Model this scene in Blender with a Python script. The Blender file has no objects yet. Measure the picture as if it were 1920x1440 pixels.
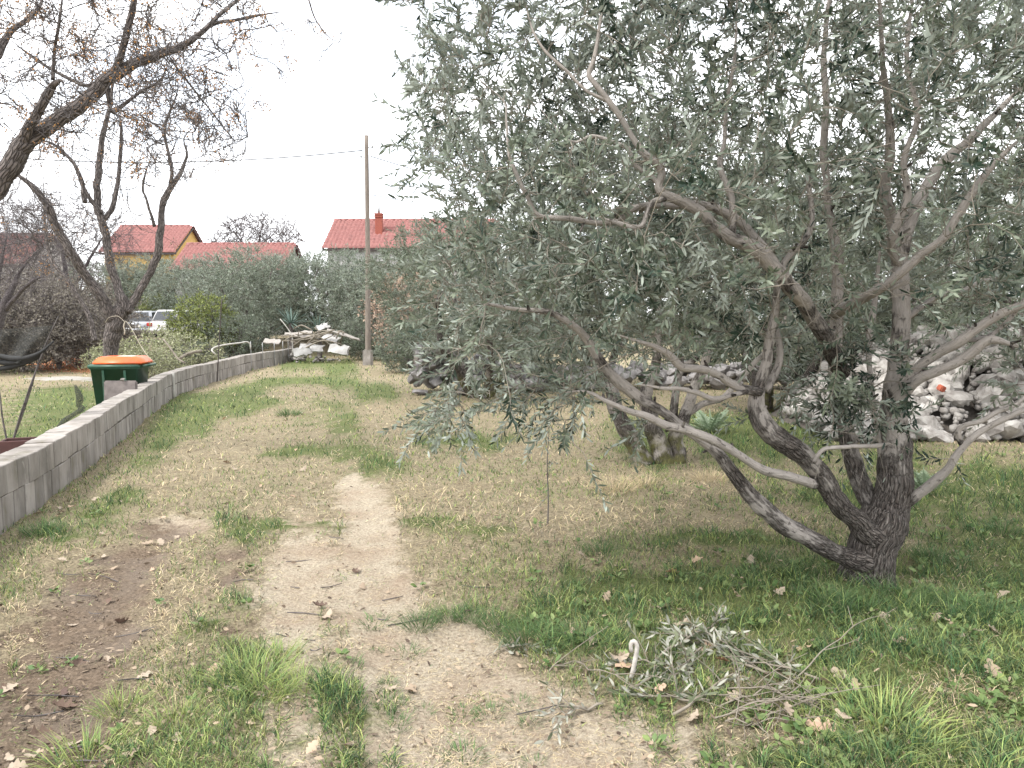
import bpy, bmesh, math, random
import numpy as np
from mathutils import Vector, Matrix

# ------------------------------------------------------------------ camera, world, sun, exposure
SC = bpy.context.scene
COL = SC.collection
F, EYE, PITCH = 1400.0, 1.6, math.atan(120 / 1400.0)

cam_d = bpy.data.cameras.new('camera')
cam_d.sensor_width = 36.0
cam_d.lens = 36.0 * F / 1920.0
cam_d.clip_start, cam_d.clip_end = 0.05, 3000
cam = bpy.data.objects.new('camera', cam_d)
cam.location = (0, 0, EYE)
cam.rotation_euler = (math.pi / 2 - PITCH, 0, 0)
COL.objects.link(cam)
SC.camera = cam

SUN_EL, SUN_AZ = math.radians(52), math.radians(-60)   # azimuth from +Y towards +X
world = bpy.data.worlds.new('World')
SC.world = world
world.use_nodes = True
wn, wl = world.node_tree.nodes, world.node_tree.links
wn.clear()
w_out = wn.new('ShaderNodeOutputWorld')
w_bg = wn.new('ShaderNodeBackground'); w_bg.inputs['Strength'].default_value = 0.1
w_sky = wn.new('ShaderNodeTexSky'); w_sky.sky_type = 'NISHITA'; w_sky.sun_disc = False
w_sky.sun_elevation = SUN_EL; w_sky.sun_rotation = SUN_AZ
w_tc = wn.new('ShaderNodeTexCoord')
w_map = wn.new('ShaderNodeMapping'); w_map.inputs['Scale'].default_value = (1.6, 1.6, 7.0)
w_map.inputs['Location'].default_value = (0.35, 0.1, 0.62)
w_noi = wn.new('ShaderNodeTexNoise'); w_noi.inputs['Scale'].default_value = 1.5; w_noi.inputs['Detail'].default_value = 6
w_noi.inputs['Roughness'].default_value = 0.55
w_rmp = wn.new('ShaderNodeValToRGB')
w_rmp.color_ramp.elements[0].position = 0.36; w_rmp.color_ramp.elements[0].color = (0.62, 0.62, 0.62, 1)
w_rmp.color_ramp.elements[1].position = 0.50; w_rmp.color_ramp.elements[1].color = (1, 1, 1, 1)
w_mix = wn.new('ShaderNodeMix'); w_mix.data_type = 'RGBA'
w_mix.inputs['B'].default_value = (9.0, 9.15, 9.4, 1)
wl.new(w_tc.outputs['Generated'], w_map.inputs['Vector'])
wl.new(w_map.outputs['Vector'], w_noi.inputs['Vector'])
wl.new(w_noi.outputs['Fac'], w_rmp.inputs['Fac'])
wl.new(w_rmp.outputs['Color'], w_mix.inputs['Factor'])
wl.new(w_sky.outputs['Color'], w_mix.inputs['A'])
wl.new(w_mix.outputs['Result'], w_bg.inputs['Color'])
wl.new(w_bg.outputs['Background'], w_out.inputs['Surface'])

sun_d = bpy.data.lights.new('sun', 'SUN')
sun_d.energy, sun_d.angle, sun_d.color = 1.5, math.radians(14), (1.0, 0.965, 0.91)
sun = bpy.data.objects.new('sun', sun_d)
_sd = Vector((math.cos(SUN_EL) * math.sin(SUN_AZ), math.cos(SUN_EL) * math.cos(SUN_AZ) * -1, math.sin(SUN_EL)))
sun.rotation_euler = _sd.to_track_quat('Z', 'Y').to_euler()
sun.location = (0, 0, 30)
COL.objects.link(sun)
w_sky.sun_rotation = math.atan2(_sd.x, _sd.y)

SC.view_settings.view_transform = 'Standard'
SC.view_settings.look = 'None'
SC.view_settings.gamma = 1.0
SC.view_settings.exposure = 1.65
SC.cycles.use_denoising = True
SC.cycles.max_bounces = 5
SC.cycles.diffuse_bounces = 2
SC.cycles.glossy_bounces = 2
SC.cycles.transparent_max_bounces = 12

RNG = np.random.default_rng(7)
random.seed(7)
CT, ST = math.cos(PITCH), math.sin(PITCH)


def ray(px, py):
    x, y = (px - 960.0) / F, (720.0 - py) / F
    return np.array((x, CT + y * ST, -ST + y * CT))


def pix(px, py, D):                    # the point of a pixel's ray at distance Y = D
    d = ray(px, py)
    return np.array((0, 0, EYE)) + d * (D / d[1])


def gnd(px, py, z=0.0):                # the point of a pixel's ray on the ground
    d = ray(px, py)
    return np.array((0, 0, EYE)) + d * ((z - EYE) / d[2])


def project(P):
    P = np.asarray(P, float)
    q = P - np.array((0, 0, EYE))
    fw = q[..., 1] * CT - q[..., 2] * ST
    up = q[..., 1] * ST + q[..., 2] * CT
    return 960 + F * q[..., 0] / fw, 720 - F * up / fw


# ------------------------------------------------------------------ noise
def _h(ix, iy, iz, seed):
    with np.errstate(over='ignore'):
        h = (ix.astype(np.uint32) * np.uint32(374761393) + iy.astype(np.uint32) * np.uint32(668265263)
             + iz.astype(np.uint32) * np.uint32(3266489917) + np.uint32(seed * 974711 + 17))
        h = (h ^ (h >> np.uint32(13))) * np.uint32(1274126177)
        h = h ^ (h >> np.uint32(16))
    return (h & np.uint32(0xffff)).astype(np.float64) / 65535.0


def vn(P, seed=0):
    P = np.asarray(P, float)
    i = np.floor(P).astype(np.int64)
    f = P - i
    f = f * f * (3 - 2 * f)
    x, y, z = i[..., 0], i[..., 1], i[..., 2]
    fx, fy, fz = f[..., 0], f[..., 1], f[..., 2]
    r = 0
    for dx in (0, 1):
        for dy in (0, 1):
            for dz in (0, 1):
                w = (fx if dx else 1 - fx) * (fy if dy else 1 - fy) * (fz if dz else 1 - fz)
                r = r + w * _h(x + dx, y + dy, z + dz, seed)
    return r


def fbm(P, octv=3, seed=0):
    P = np.asarray(P, float)
    r, a, s = 0, 0.5, 0
    for k in range(octv):
        r = r + a * vn(P * 2 ** k, seed + k); s += a; a *= 0.5
    return r / s


def fbm2(x, y, sc, octv=3, seed=0):
    return fbm(np.stack([x * sc, y * sc, np.zeros_like(x)], -1), octv, seed)


# ------------------------------------------------------------------ mesh helpers
def new_mesh(name, V, faces, attrs=None, smooth=True):
    """faces: list of (n,k) int arrays. attrs: {name: array (n,) or (n,3)} on points"""
    me = bpy.data.meshes.new(name)
    V = np.ascontiguousarray(V, np.float32)
    faces = [np.asarray(f, np.int32) for f in faces if len(f)]
    me.vertices.add(len(V)); me.vertices.foreach_set('co', V.ravel())
    nl = sum(f.size for f in faces); npoly = sum(len(f) for f in faces)
    me.loops.add(nl); me.polygons.add(npoly)
    me.loops.foreach_set('vertex_index', np.concatenate([f.ravel() for f in faces]))
    tot = np.concatenate([np.full(len(f), f.shape[1], np.int32) for f in faces])
    st = np.concatenate([[0], np.cumsum(tot)[:-1]]).astype(np.int32)
    me.polygons.foreach_set('loop_start', st)
    try:
        me.polygons.foreach_set('loop_total', tot)
    except Exception:
        pass
    if smooth:
        me.polygons.foreach_set('use_smooth', np.ones(npoly, bool))
    for k, a in (attrs or {}).items():
        a = np.ascontiguousarray(a, np.float32)
        if a.ndim == 1:
            at = me.attributes.new(k, 'FLOAT', 'POINT'); at.data.foreach_set('value', a)
        else:
            at = me.attributes.new(k, 'FLOAT_VECTOR', 'POINT'); at.data.foreach_set('vector', a.ravel())
    me.update(calc_edges=True)
    me.validate()
    return me


def link(name, me, mat, parent=None, loc=None, rot=None, kind=None, scale=None):
    o = bpy.data.objects.new(name, me)
    COL.objects.link(o)
    if mat is not None and me is not None and not me.materials:
        me.materials.append(mat)
    if parent is not None:
        o.parent = parent
    if loc is not None: o.location = tuple(float(v) for v in loc)
    if rot is not None: o.rotation_euler = tuple(float(v) for v in rot)
    if scale is not None: o.scale = (scale,) * 3 if np.isscalar(scale) else tuple(scale)
    if kind: o['kind'] = kind
    return o


def empty(name, loc=(0, 0, 0), rz=0.0, label=None, cat=None, group=None):
    o = bpy.data.objects.new(name, None)
    COL.objects.link(o)
    o.empty_display_size = 0.1
    o.location = tuple(float(v) for v in loc); o.rotation_euler = (0, 0, rz)
    return tag(o, label, cat, group)


def tag(o, label=None, cat=None, group=None):
    if label: o['label'] = label
    if cat: o['category'] = cat
    if group: o['group'] = group
    return o


def copy_tree(o, parent=None):
    c = o.copy(); COL.objects.link(c)
    if parent is not None: c.parent = parent
    for ch in list(o.children):
        copy_tree(ch, c)
    return c


class MB:
    """collects boxes, tubes and free polygons into one mesh"""
    def __init__(self): self.v, self.f = [], []

    def add(self, V, faces, M=None):
        b = len(self.v)
        for p in V:
            p = Vector(p)
            self.v.append(tuple(M @ p) if M is not None else tuple(p))
        self.f += [tuple(b + i for i in q) for q in faces]
        return self

    def box(self, x0, x1, y0, y1, z0, z1, M=None):
        V = [(x0, y0, z0), (x1, y0, z0), (x1, y1, z0), (x0, y1, z0), (x0, y0, z1), (x1, y0, z1), (x1, y1, z1), (x0, y1, z1)]
        return self.add(V, [(3, 2, 1, 0), (4, 5, 6, 7), (0, 1, 5, 4), (1, 2, 6, 5), (2, 3, 7, 6), (3, 0, 4, 7)], M)

    def cyl(self, p0, p1, r0, r1=None, n=12, M=None):
        r1 = r0 if r1 is None else r1
        p0, p1 = Vector(p0), Vector(p1)
        q = (p1 - p0).to_track_quat('Z', 'Y')
        V = []
        for c, r in ((p0, r0), (p1, r1)):
            for k in range(n):
                a = 2 * math.pi * k / n
                V.append(c + q @ Vector((r * math.cos(a), r * math.sin(a), 0)))
        fs = [(k, (k + 1) % n, n + (k + 1) % n, n + k) for k in range(n)]
        fs += [tuple(range(n - 1, -1, -1)), tuple(range(n, 2 * n))]
        return self.add(V, fs, M)

    def loft(self, rings, M=None, cap=True):
        n = len(rings[0]); V = [p for r in rings for p in r]
        fs = []
        for i in range(len(rings) - 1):
            for k in range(n):
                fs.append((i * n + k, i * n + (k + 1) % n, (i + 1) * n + (k + 1) % n, (i + 1) * n + k))
        if cap:
            fs += [tuple(range(n - 1, -1, -1)), tuple(range((len(rings) - 1) * n, len(rings) * n))]
        return self.add(V, fs, M)

    def mesh(self, name, bevel=0.0, seg=2, smooth=False):
        me = bpy.data.meshes.new(name)
        me.from_pydata(self.v, [], self.f)
        bm = bmesh.new(); bm.from_mesh(me)
        bmesh.ops.recalc_face_normals(bm, faces=bm.faces)
        if bevel > 0:
            es = [e for e in bm.edges if len(e.link_faces) == 2 and e.calc_face_angle(0) > 0.5]
            bmesh.ops.bevel(bm, geom=es, offset=bevel, segments=seg, affect='EDGES', clamp_overlap=True)
        bm.to_mesh(me); bm.free()
        if smooth:
            for p in me.polygons: p.use_smooth = True
        return me


def unit(v):
    return v / np.maximum(np.linalg.norm(v, axis=-1, keepdims=True), 1e-9)


def tubes(P, R, sides=4, taper_tip=True):
    """P (C,N,3) centre lines, R (C,N) radii -> V, quads, bark coordinates, radius"""
    C, N, _ = P.shape
    T = np.empty_like(P)
    T[:, 1:-1] = P[:, 2:] - P[:, :-2]; T[:, 0] = P[:, 1] - P[:, 0]; T[:, -1] = P[:, -1] - P[:, -2]
    T = unit(T)
    ref = np.zeros((C, 3))
    mt = unit(T.mean(1))
    ref[np.arange(C), np.argmin(np.abs(mt), 1)] = 1.0
    U = unit(ref[:, None, :] - (T * ref[:, None, :]).sum(-1, keepdims=True) * T)
    W = np.cross(T, U)
    a = np.arange(sides) * 2 * np.pi / sides
    ca, sa = np.cos(a), np.sin(a)
    ring = U[:, :, None, :] * ca[None, None, :, None] + W[:, :, None, :] * sa[None, None, :, None]
    V = P[:, :, None, :] + ring * R[:, :, None, None]
    d = np.concatenate([np.zeros((C, 1)), np.cumsum(np.linalg.norm(np.diff(P, axis=1), axis=-1), 1)], 1)
    bc = np.empty((C, N, sides, 3))
    bc[..., 0] = ca * R[:, :, None]; bc[..., 1] = sa * R[:, :, None]; bc[..., 2] = d[:, :, None]
    idx = np.arange(C * N * sides).reshape(C, N, sides)
    nx = np.roll(idx, -1, 2)
    Q = np.stack([idx[:, :-1], nx[:, :-1], nx[:, 1:], idx[:, 1:]], -1).reshape(-1, 4)
    return V.reshape(-1, 3), Q, bc.reshape(-1, 3), np.repeat(R.reshape(-1), sides), ring.reshape(-1, 3)


def catmull(A, step):
    """A (n,k): first three columns a position; resample at about step metres"""
    A = np.asarray(A, float)
    B = np.vstack([2 * A[0] - A[1], A, 2 * A[-1] - A[-2]])
    out = []
    for i in range(1, len(B) - 2):
        n = max(2, int(np.linalg.norm(B[i + 1, :3] - B[i, :3]) / step))
        t = np.linspace(0, 1, n, endpoint=False)[:, None]
        p0, p1, p2, p3 = B[i - 1], B[i], B[i + 1], B[i + 2]
        out.append(0.5 * ((2 * p1) + (-p0 + p2) * t + (2 * p0 - 5 * p1 + 4 * p2 - p3) * t ** 2 + (-p0 + 3 * p1 - 3 * p2 + p3) * t ** 3))
    out.append(A[-1:])
    return np.vstack(out)


# ------------------------------------------------------------------ materials
def node_mat(name):
    m = bpy.data.materials.new(name); m.use_nodes = True
    nt = m.node_tree; nt.nodes.clear()
    out = nt.nodes.new('ShaderNodeOutputMaterial')
    b = nt.nodes.new('ShaderNodeBsdfPrincipled')
    nt.links.new(b.outputs[0], out.inputs['Surface'])
    return m, nt, b, out


def N(nt, t, **kw):
    n = nt.nodes.new(t)
    for k, v in kw.items():
        if k.startswith('i_'):
            n.inputs[k[2:].replace('_', ' ')].default_value = v
        else:
            setattr(n, k, v)
    return n


def mixc(nt, fac, a, b, blend='MIX'):
    m = N(nt, 'ShaderNodeMix', data_type='RGBA', blend_type=blend)
    for s, v in (('Factor', fac), ('A', a), ('B', b)):
        if isinstance(v, bpy.types.NodeSocket): nt.links.new(v, m.inputs[s])
        else: m.inputs[s].default_value = v if np.isscalar(v) else tuple(v) + (1,) * (4 - len(v))
    return m.outputs['Result']


def math_n(nt, op, a, b=0.0, c=None, clamp=False):
    m = N(nt, 'ShaderNodeMath', operation=op, use_clamp=clamp)
    for i, v in enumerate((a, b) if c is None else (a, b, c)):
        if isinstance(v, bpy.types.NodeSocket): nt.links.new(v, m.inputs[i])
        else: m.inputs[i].default_value = v
    return m.outputs[0]


def ramp(nt, fac, stops):
    r = N(nt, 'ShaderNodeValToRGB')
    e = r.color_ramp.elements
    while len(e) < len(stops): e.new(0.5)
    for k, (p, c) in enumerate(stops):
        e[k].position = p
        e[k].color = (c, c, c, 1) if np.isscalar(c) else tuple(c) + (1,)
    nt.links.new(fac, r.inputs['Fac'])
    return r.outputs['Color']


def noise_n(nt, vec, scale, detail=4, rough=0.6, dist=0.0):
    n = N(nt, 'ShaderNodeTexNoise', i_Scale=scale, i_Detail=detail, i_Roughness=rough, i_Distortion=dist)
    if vec is not None: nt.links.new(vec, n.inputs['Vector'])
    return n.outputs['Fac']


def obj_vec(nt, scale=(1, 1, 1), world_pos=False):
    if world_pos:
        v = N(nt, 'ShaderNodeNewGeometry').outputs['Position']
    else:
        v = N(nt, 'ShaderNodeTexCoord').outputs['Object']
    mp = N(nt, 'ShaderNodeMapping'); mp.inputs['Scale'].default_value = scale
    nt.links.new(v, mp.inputs['Vector'])
    return mp.outputs['Vector']


def attr(nt, name, out='Fac'):
    a = N(nt, 'ShaderNodeAttribute', attribute_name=name)
    return a.outputs[out]


def bump(nt, b, h, strength, dist=0.01):
    n = N(nt, 'ShaderNodeBump', i_Strength=strength, i_Distance=dist)
    nt.links.new(h, n.inputs['Height'])
    nt.links.new(n.outputs['Normal'], b.inputs['Normal'])


def simple(name, c1, c2=None, rough=0.7, scale=8.0, stretch=(1, 1, 1), bmp=0.3, bdist=0.01, world_pos=False, metal=0.0, spec=0.4, rnd=0.0, lo=0.35, hi=0.65):
    m, nt, b, out = node_mat(name)
    b.inputs['Roughness'].default_value = rough
    b.inputs['Metallic'].default_value = metal
    b.inputs['Specular IOR Level'].default_value = spec
    c2 = c2 or tuple(0.7 * x for x in c1)
    v = obj_vec(nt, stretch, world_pos)
    n1 = noise_n(nt, v, scale, 6)
    col = mixc(nt, ramp(nt, n1, [(lo, 0.0), (hi, 1.0)]), c1, c2)
    if rnd:
        oi = N(nt, 'ShaderNodeObjectInfo')
        k = math_n(nt, 'MULTIPLY_ADD', oi.outputs['Random'], rnd, 1 - rnd / 2)
        cc = N(nt, 'ShaderNodeCombineColor')
        for s in range(3): nt.links.new(k, cc.inputs[s])
        col = mixc(nt, 1.0, col, cc.outputs[0], 'MULTIPLY')
    nt.links.new(col, b.inputs['Base Color'])
    if bmp: bump(nt, b, noise_n(nt, v, scale * 3, 6, 0.7), bmp, bdist)
    return m


def leaf_mat(name, top, top2, under, rough=0.45, trans=0.12):
    m, nt, b, out = node_mat(name)
    b.inputs['Roughness'].default_value = rough
    b.inputs['Specular IOR Level'].default_value = 0.22
    col = mixc(nt, attr(nt, 'var'), top, top2)
    if under is not None:
        g = N(nt, 'ShaderNodeNewGeometry')
        col = mixc(nt, g.outputs['Backfacing'], col, under)
    nt.links.new(col, b.inputs['Base Color'])
    if trans:
        t = N(nt, 'ShaderNodeBsdfTranslucent'); nt.links.new(col, t.inputs['Color'])
        mx = N(nt, 'ShaderNodeMixShader'); mx.inputs[0].default_value = trans
        nt.links.new(b.outputs[0], mx.inputs[1]); nt.links.new(t.outputs[0], mx.inputs[2])
        nt.links.new(mx.outputs[0], out.inputs['Surface'])
    return m


def bark_mat(name, pale, dark, moss=None, dark_amt=0.5, scale=1.0, crack=0.8):
    m, nt, b, out = node_mat(name)
    b.inputs['Roughness'].default_value = 0.9
    b.inputs['Specular IOR Level'].default_value = 0.2
    bc = attr(nt, 'bc', 'Vector')
    old = attr(nt, 'old')
    mp = N(nt, 'ShaderNodeMapping'); mp.inputs['Scale'].default_value = (1, 1, 0.22)
    nt.links.new(bc, mp.inputs['Vector'])
    big = noise_n(nt, obj_vec(nt, (1, 1, 1)), 5.0 * scale, 3, 0.6)
    fine = noise_n(nt, mp.outputs[0], 60 * scale, 6, 0.75, 0.3)
    vor = N(nt, 'ShaderNodeTexVoronoi', feature='DISTANCE_TO_EDGE'); vor.inputs['Scale'].default_value = 60 * scale
    nt.links.new(mp.outputs[0], vor.inputs['Vector'])
    fl = noise_n(nt, mp.outputs[0], 170 * scale, 4, 0.8)
    cr = ramp(nt, vor.outputs['Distance'], [(0.0, 0.0), (0.22, 1.0)])
    # plates of old bark where "old" and the large noise agree
    w = math_n(nt, 'ADD', old, math_n(nt, 'MULTIPLY_ADD', big, 2.0, -1.0))
    w = math_n(nt, 'MULTIPLY_ADD', fine, 1.5, math_n(nt, 'ADD', w, -0.75 - (0.5 - dark_amt)))
    w = ramp(nt, w, [(0.38, 0.0), (0.58, 1.0)])
    c_old = mixc(nt, cr, tuple(0.25 * x for x in dark), tuple(1.35 * x for x in dark))
    c_old = mixc(nt, ramp(nt, fine, [(0.48, 0.0), (0.8, 0.5)]), c_old, pale)
    c_old = mixc(nt, ramp(nt, fl, [(0.52, 0.0), (0.66, 0.6)]), c_old, pale)
    c_pale = mixc(nt, ramp(nt, fine, [(0.3, 0.0), (0.7, 1.0)]), tuple(0.6 * x for x in pale), pale)
    spot = noise_n(nt, bc, 34 * scale, 3, 0.6)
    c_pale = mixc(nt, ramp(nt, spot, [(0.60, 0.0), (0.70, 0.75)]), c_pale, dark)
    col = mixc(nt, w, c_pale, c_old)
    if moss is not None:
        mo = attr(nt, 'moss')
        mw = math_n(nt, 'MULTIPLY', mo, ramp(nt, noise_n(nt, obj_vec(nt), 9, 4), [(0.38, 0.0), (0.6, 1.0)]))
        col = mixc(nt, mw, col, moss)
    nt.links.new(col, b.inputs['Base Color'])
    h = math_n(nt, 'MULTIPLY', math_n(nt, 'ADD', math_n(nt, 'MULTIPLY', cr, 1.2), fine), math_n(nt, 'MULTIPLY_ADD', w, 0.85, 0.15))
    bump(nt, b, h, crack, 0.012)
    return m


MAT = {}
MAT['olive_leaf'] = leaf_mat('olive_leaf', (0.022, 0.038, 0.026), (0.185, 0.212, 0.155), (0.27, 0.30, 0.255), 0.36)
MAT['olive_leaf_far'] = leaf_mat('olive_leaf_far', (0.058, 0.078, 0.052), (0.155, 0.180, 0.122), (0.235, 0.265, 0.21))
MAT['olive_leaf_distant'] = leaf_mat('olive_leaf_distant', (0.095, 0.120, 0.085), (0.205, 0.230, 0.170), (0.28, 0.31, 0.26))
MAT['olive_bark'] = bark_mat('olive_bark', (0.37, 0.335, 0.305), (0.056, 0.046, 0.040), moss=(0.13, 0.125, 0.05))
MAT['olive_twig'] = bark_mat('olive_twig', (0.27, 0.24, 0.20), (0.10, 0.085, 0.07), dark_amt=0.35, crack=0.3)
MAT['melia_bark'] = bark_mat('melia_bark', (0.27, 0.24, 0.222), (0.11, 0.094, 0.087), dark_amt=0.6, scale=0.55, crack=1.0)
MAT['melia_twig'] = bark_mat('melia_twig', (0.15, 0.135, 0.13), (0.07, 0.062, 0.06), dark_amt=0.5, crack=0.3)
MAT['plum_twig'] = bark_mat('plum_twig', (0.185, 0.16, 0.16), (0.085, 0.074, 0.076), dark_amt=0.5, crack=0.3)
MAT['pale_twig'] = bark_mat('pale_twig', (0.27, 0.235, 0.19), (0.13, 0.11, 0.09), dark_amt=0.3, crack=0.3)
MAT['berry'] = leaf_mat('berry', (0.40, 0.20, 0.05), (0.27, 0.14, 0.07), None, 0.5, 0.0)
MAT['seed'] = leaf_mat('seed', (0.19, 0.14, 0.11), (0.30, 0.20, 0.13), None, 0.6, 0.0)
MAT['hedge_leaf'] = leaf_mat('hedge_leaf', (0.135, 0.12, 0.098), (0.245, 0.22, 0.18), None, 0.7, 0.1)
MAT['yellow_leaf'] = leaf_mat('yellow_leaf', (0.075, 0.105, 0.035), (0.24, 0.265, 0.075), None, 0.5, 0.2)
MAT['pale_shrub_leaf'] = leaf_mat('pale_shrub_leaf', (0.20, 0.22, 0.10), (0.38, 0.38, 0.25), None, 0.5, 0.15)
MAT['dry_bush_leaf'] = leaf_mat('dry_bush_leaf', (0.30, 0.20, 0.15), (0.42, 0.32, 0.24), None, 0.7, 0.15)
MAT['yucca_leaf'] = leaf_mat('yucca_leaf', (0.07, 0.11, 0.09), (0.14, 0.19, 0.16), None, 0.45, 0.05)
MAT['thistle_leaf'] = leaf_mat('thistle_leaf', (0.17, 0.235, 0.135), (0.33, 0.39, 0.28), None, 0.6, 0.15)
MAT['concrete'] = simple('concrete', (0.32, 0.295, 0.27), (0.18, 0.16, 0.142), 0.92, 5, (1, 1, 0.45), 0.8, 0.008, True, spec=0.2, rnd=0.35, lo=0.3, hi=0.72)
def stain(m, col, lo, hi, scale, strength=0.7):
    nt = m.node_tree; b = [n for n in nt.nodes if n.type == 'BSDF_PRINCIPLED'][0]
    src = b.inputs['Base Color'].links[0].from_socket
    f = ramp(nt, noise_n(nt, obj_vec(nt, (1, 1, .5), True), scale, 6, .65), [(lo, 0.0), (hi, strength)])
    nt.links.new(mixc(nt, f, src, col), b.inputs['Base Color'])


stain(MAT['concrete'], (0.075, 0.068, 0.055), .5, .72, 2.2)
stain(MAT['concrete'], (0.12, 0.115, 0.06), .56, .74, 5.0, .6)
stain(MAT['concrete'], (0.45, 0.42, 0.39), .60, .72, 11.0, .6)
stain(MAT['concrete'], (0.42, 0.20, 0.06), .70, .78, 16.0, .5)
MAT['mortar'] = simple('mortar', (0.13, 0.115, 0.10), (0.07, 0.06, 0.052), 0.95, 20, world_pos=True, spec=0.2)
MAT['bin_green'] = simple('bin_green', (0.022, 0.072, 0.046), (0.03, 0.088, 0.058), 0.42, 5, bmp=0.04)
MAT['bin_orange'] = simple('bin_orange', (0.72, 0.14, 0.035), (0.62, 0.11, 0.03), 0.38, 6, bmp=0.04)
MAT['off_white'] = simple('off_white', (0.75, 0.72, 0.70), (0.62, 0.60, 0.58), 0.5, 20, bmp=0.0)
MAT['black_rubber'] = simple('black_rubber', (0.02, 0.02, 0.02), (0.03, 0.03, 0.03), 0.8)
MAT['slab'] = simple('slab', (0.22, 0.19, 0.18), (0.14, 0.12, 0.115), 0.9, 9, bmp=0.4)
MAT['stone'] = simple('stone', (0.40, 0.38, 0.355), (0.20, 0.18, 0.165), 0.92, 6, (1, 1, 1), 0.8, 0.02, True, spec=0.2, rnd=0.5)
MAT['dark_stone'] = simple('dark_stone', (0.29, 0.275, 0.27), (0.15, 0.14, 0.135), 0.92, 6, (1, 1, 1), 0.8, 0.02, True, spec=0.2, rnd=0.4)
MAT['brick_red'] = simple('brick_red', (0.42, 0.11, 0.06), (0.30, 0.08, 0.05), 0.9, 12)
MAT['roof'] = simple('roof', (0.30, 0.132, 0.118), (0.21, 0.082, 0.075), 0.75, 9, bmp=0.2, rnd=0.1)
stain(MAT['roof'], (0.10, 0.045, 0.04), .5, .7, 3.0, .5)
MAT['roof_old'] = simple('roof_old', (0.20, 0.09, 0.078), (0.14, 0.062, 0.056), 0.85, 2.5, bmp=0.2)
MAT['chimney'] = simple('chimney', (0.30, 0.085, 0.055), (0.20, 0.06, 0.045), 0.9, 14, (1, 1, 3), 0.5)
MAT['yellow_wall'] = simple('yellow_wall', (0.52, 0.34, 0.12), (0.46, 0.29, 0.10), 0.9, 3)
MAT['white_wall'] = simple('white_wall', (0.42, 0.41, 0.39), (0.32, 0.31, 0.30), 0.9, 3)
MAT['dark_trim'] = simple('dark_trim', (0.06, 0.045, 0.04), (0.04, 0.03, 0.03), 0.7)
MAT['glass'] = simple('glass', (0.02, 0.024, 0.028), (0.03, 0.034, 0.04), 0.08, bmp=0.0, spec=0.8)
stain(MAT['bin_green'], (0.10, 0.10, 0.085), .52, .75, 6.0, .5)
stain(MAT['bin_orange'], (0.35, 0.16, 0.10), .5, .75, 7.0, .5)
MAT['metal'] = simple('metal', (0.36, 0.36, 0.36), (0.28, 0.28, 0.28), 0.5, metal=0.6)
MAT['white_pipe'] = simple('white_pipe', (0.48, 0.46, 0.42), (0.34, 0.32, 0.29), 0.6)
MAT['pole_wood'] = simple('pole_wood', (0.22, 0.185, 0.155), (0.11, 0.09, 0.077), 0.9, 10, (6, 6, 0.35), 0.5)
MAT['wire'] = simple('wire', (0.06, 0.06, 0.065), (0.08, 0.08, 0.08), 0.6, bmp=0)
MAT['rope'] = simple('rope', (0.40, 0.36, 0.29), (0.30, 0.27, 0.21), 0.9, 60)
MAT['car_silver'] = simple('car_silver', (0.42, 0.43, 0.45), (0.38, 0.39, 0.41), 0.28, 3, bmp=0.0, metal=0.5)
MAT['car_white'] = simple('car_white', (0.5, 0.5, 0.5), (0.46, 0.46, 0.46), 0.25, 3, bmp=0.0)
MAT['tail_lamp'] = simple('tail_lamp', (0.45, 0.03, 0.02), (0.35, 0.03, 0.02), 0.2, bmp=0)
MAT['plaster_sheet'] = simple('plaster_sheet', (0.38, 0.37, 0.355), (0.20, 0.19, 0.18), 0.85, 4, lo=.4, hi=.7)
MAT['grey_wood'] = simple('grey_wood', (0.36, 0.33, 0.30), (0.22, 0.20, 0.18), 0.9, 8, (1, 8, 8), 0.5)
MAT['box_brown'] = simple('box_brown', (0.085, 0.036, 0.032), (0.055, 0.026, 0.024), 0.8)
MAT['oak_leaf'] = leaf_mat('oak_leaf', (0.26, 0.185, 0.125), (0.35, 0.275, 0.20), (0.37, 0.30, 0.23), 0.7, 0.15)
MAT['oak_leaf_brown'] = leaf_mat('oak_leaf_brown', (0.30, 0.16, 0.09), (0.40, 0.24, 0.15), (0.46, 0.32, 0.23), 0.7, 0.15)
MAT['oak_leaf_mid'] = leaf_mat('oak_leaf_mid', (0.20, 0.135, 0.085), (0.30, 0.22, 0.15), (0.31, 0.24, 0.175), 0.75, 0.12)
MAT['dark_leaf'] = leaf_mat('dark_leaf', (0.09, 0.06, 0.05), (0.16, 0.11, 0.08), None, 0.8, 0.1)


def grass_material():
    m, nt, b, out = node_mat('grass_blades')
    b.inputs['Roughness'].default_value = 0.6
    b.inputs['Specular IOR Level'].default_value = 0.25
    c = attr(nt, 'gcol', 'Vector')
    nt.links.new(c, b.inputs['Base Color'])
    t = N(nt, 'ShaderNodeBsdfTranslucent'); nt.links.new(c, t.inputs['Color'])
    mx = N(nt, 'ShaderNodeMixShader'); mx.inputs[0].default_value = 0.22
    nt.links.new(b.outputs[0], mx.inputs[1]); nt.links.new(t.outputs[0], mx.inputs[2])
    nt.links.new(mx.outputs[0], out.inputs['Surface'])
    return m


MAT['grass'] = grass_material()


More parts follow.
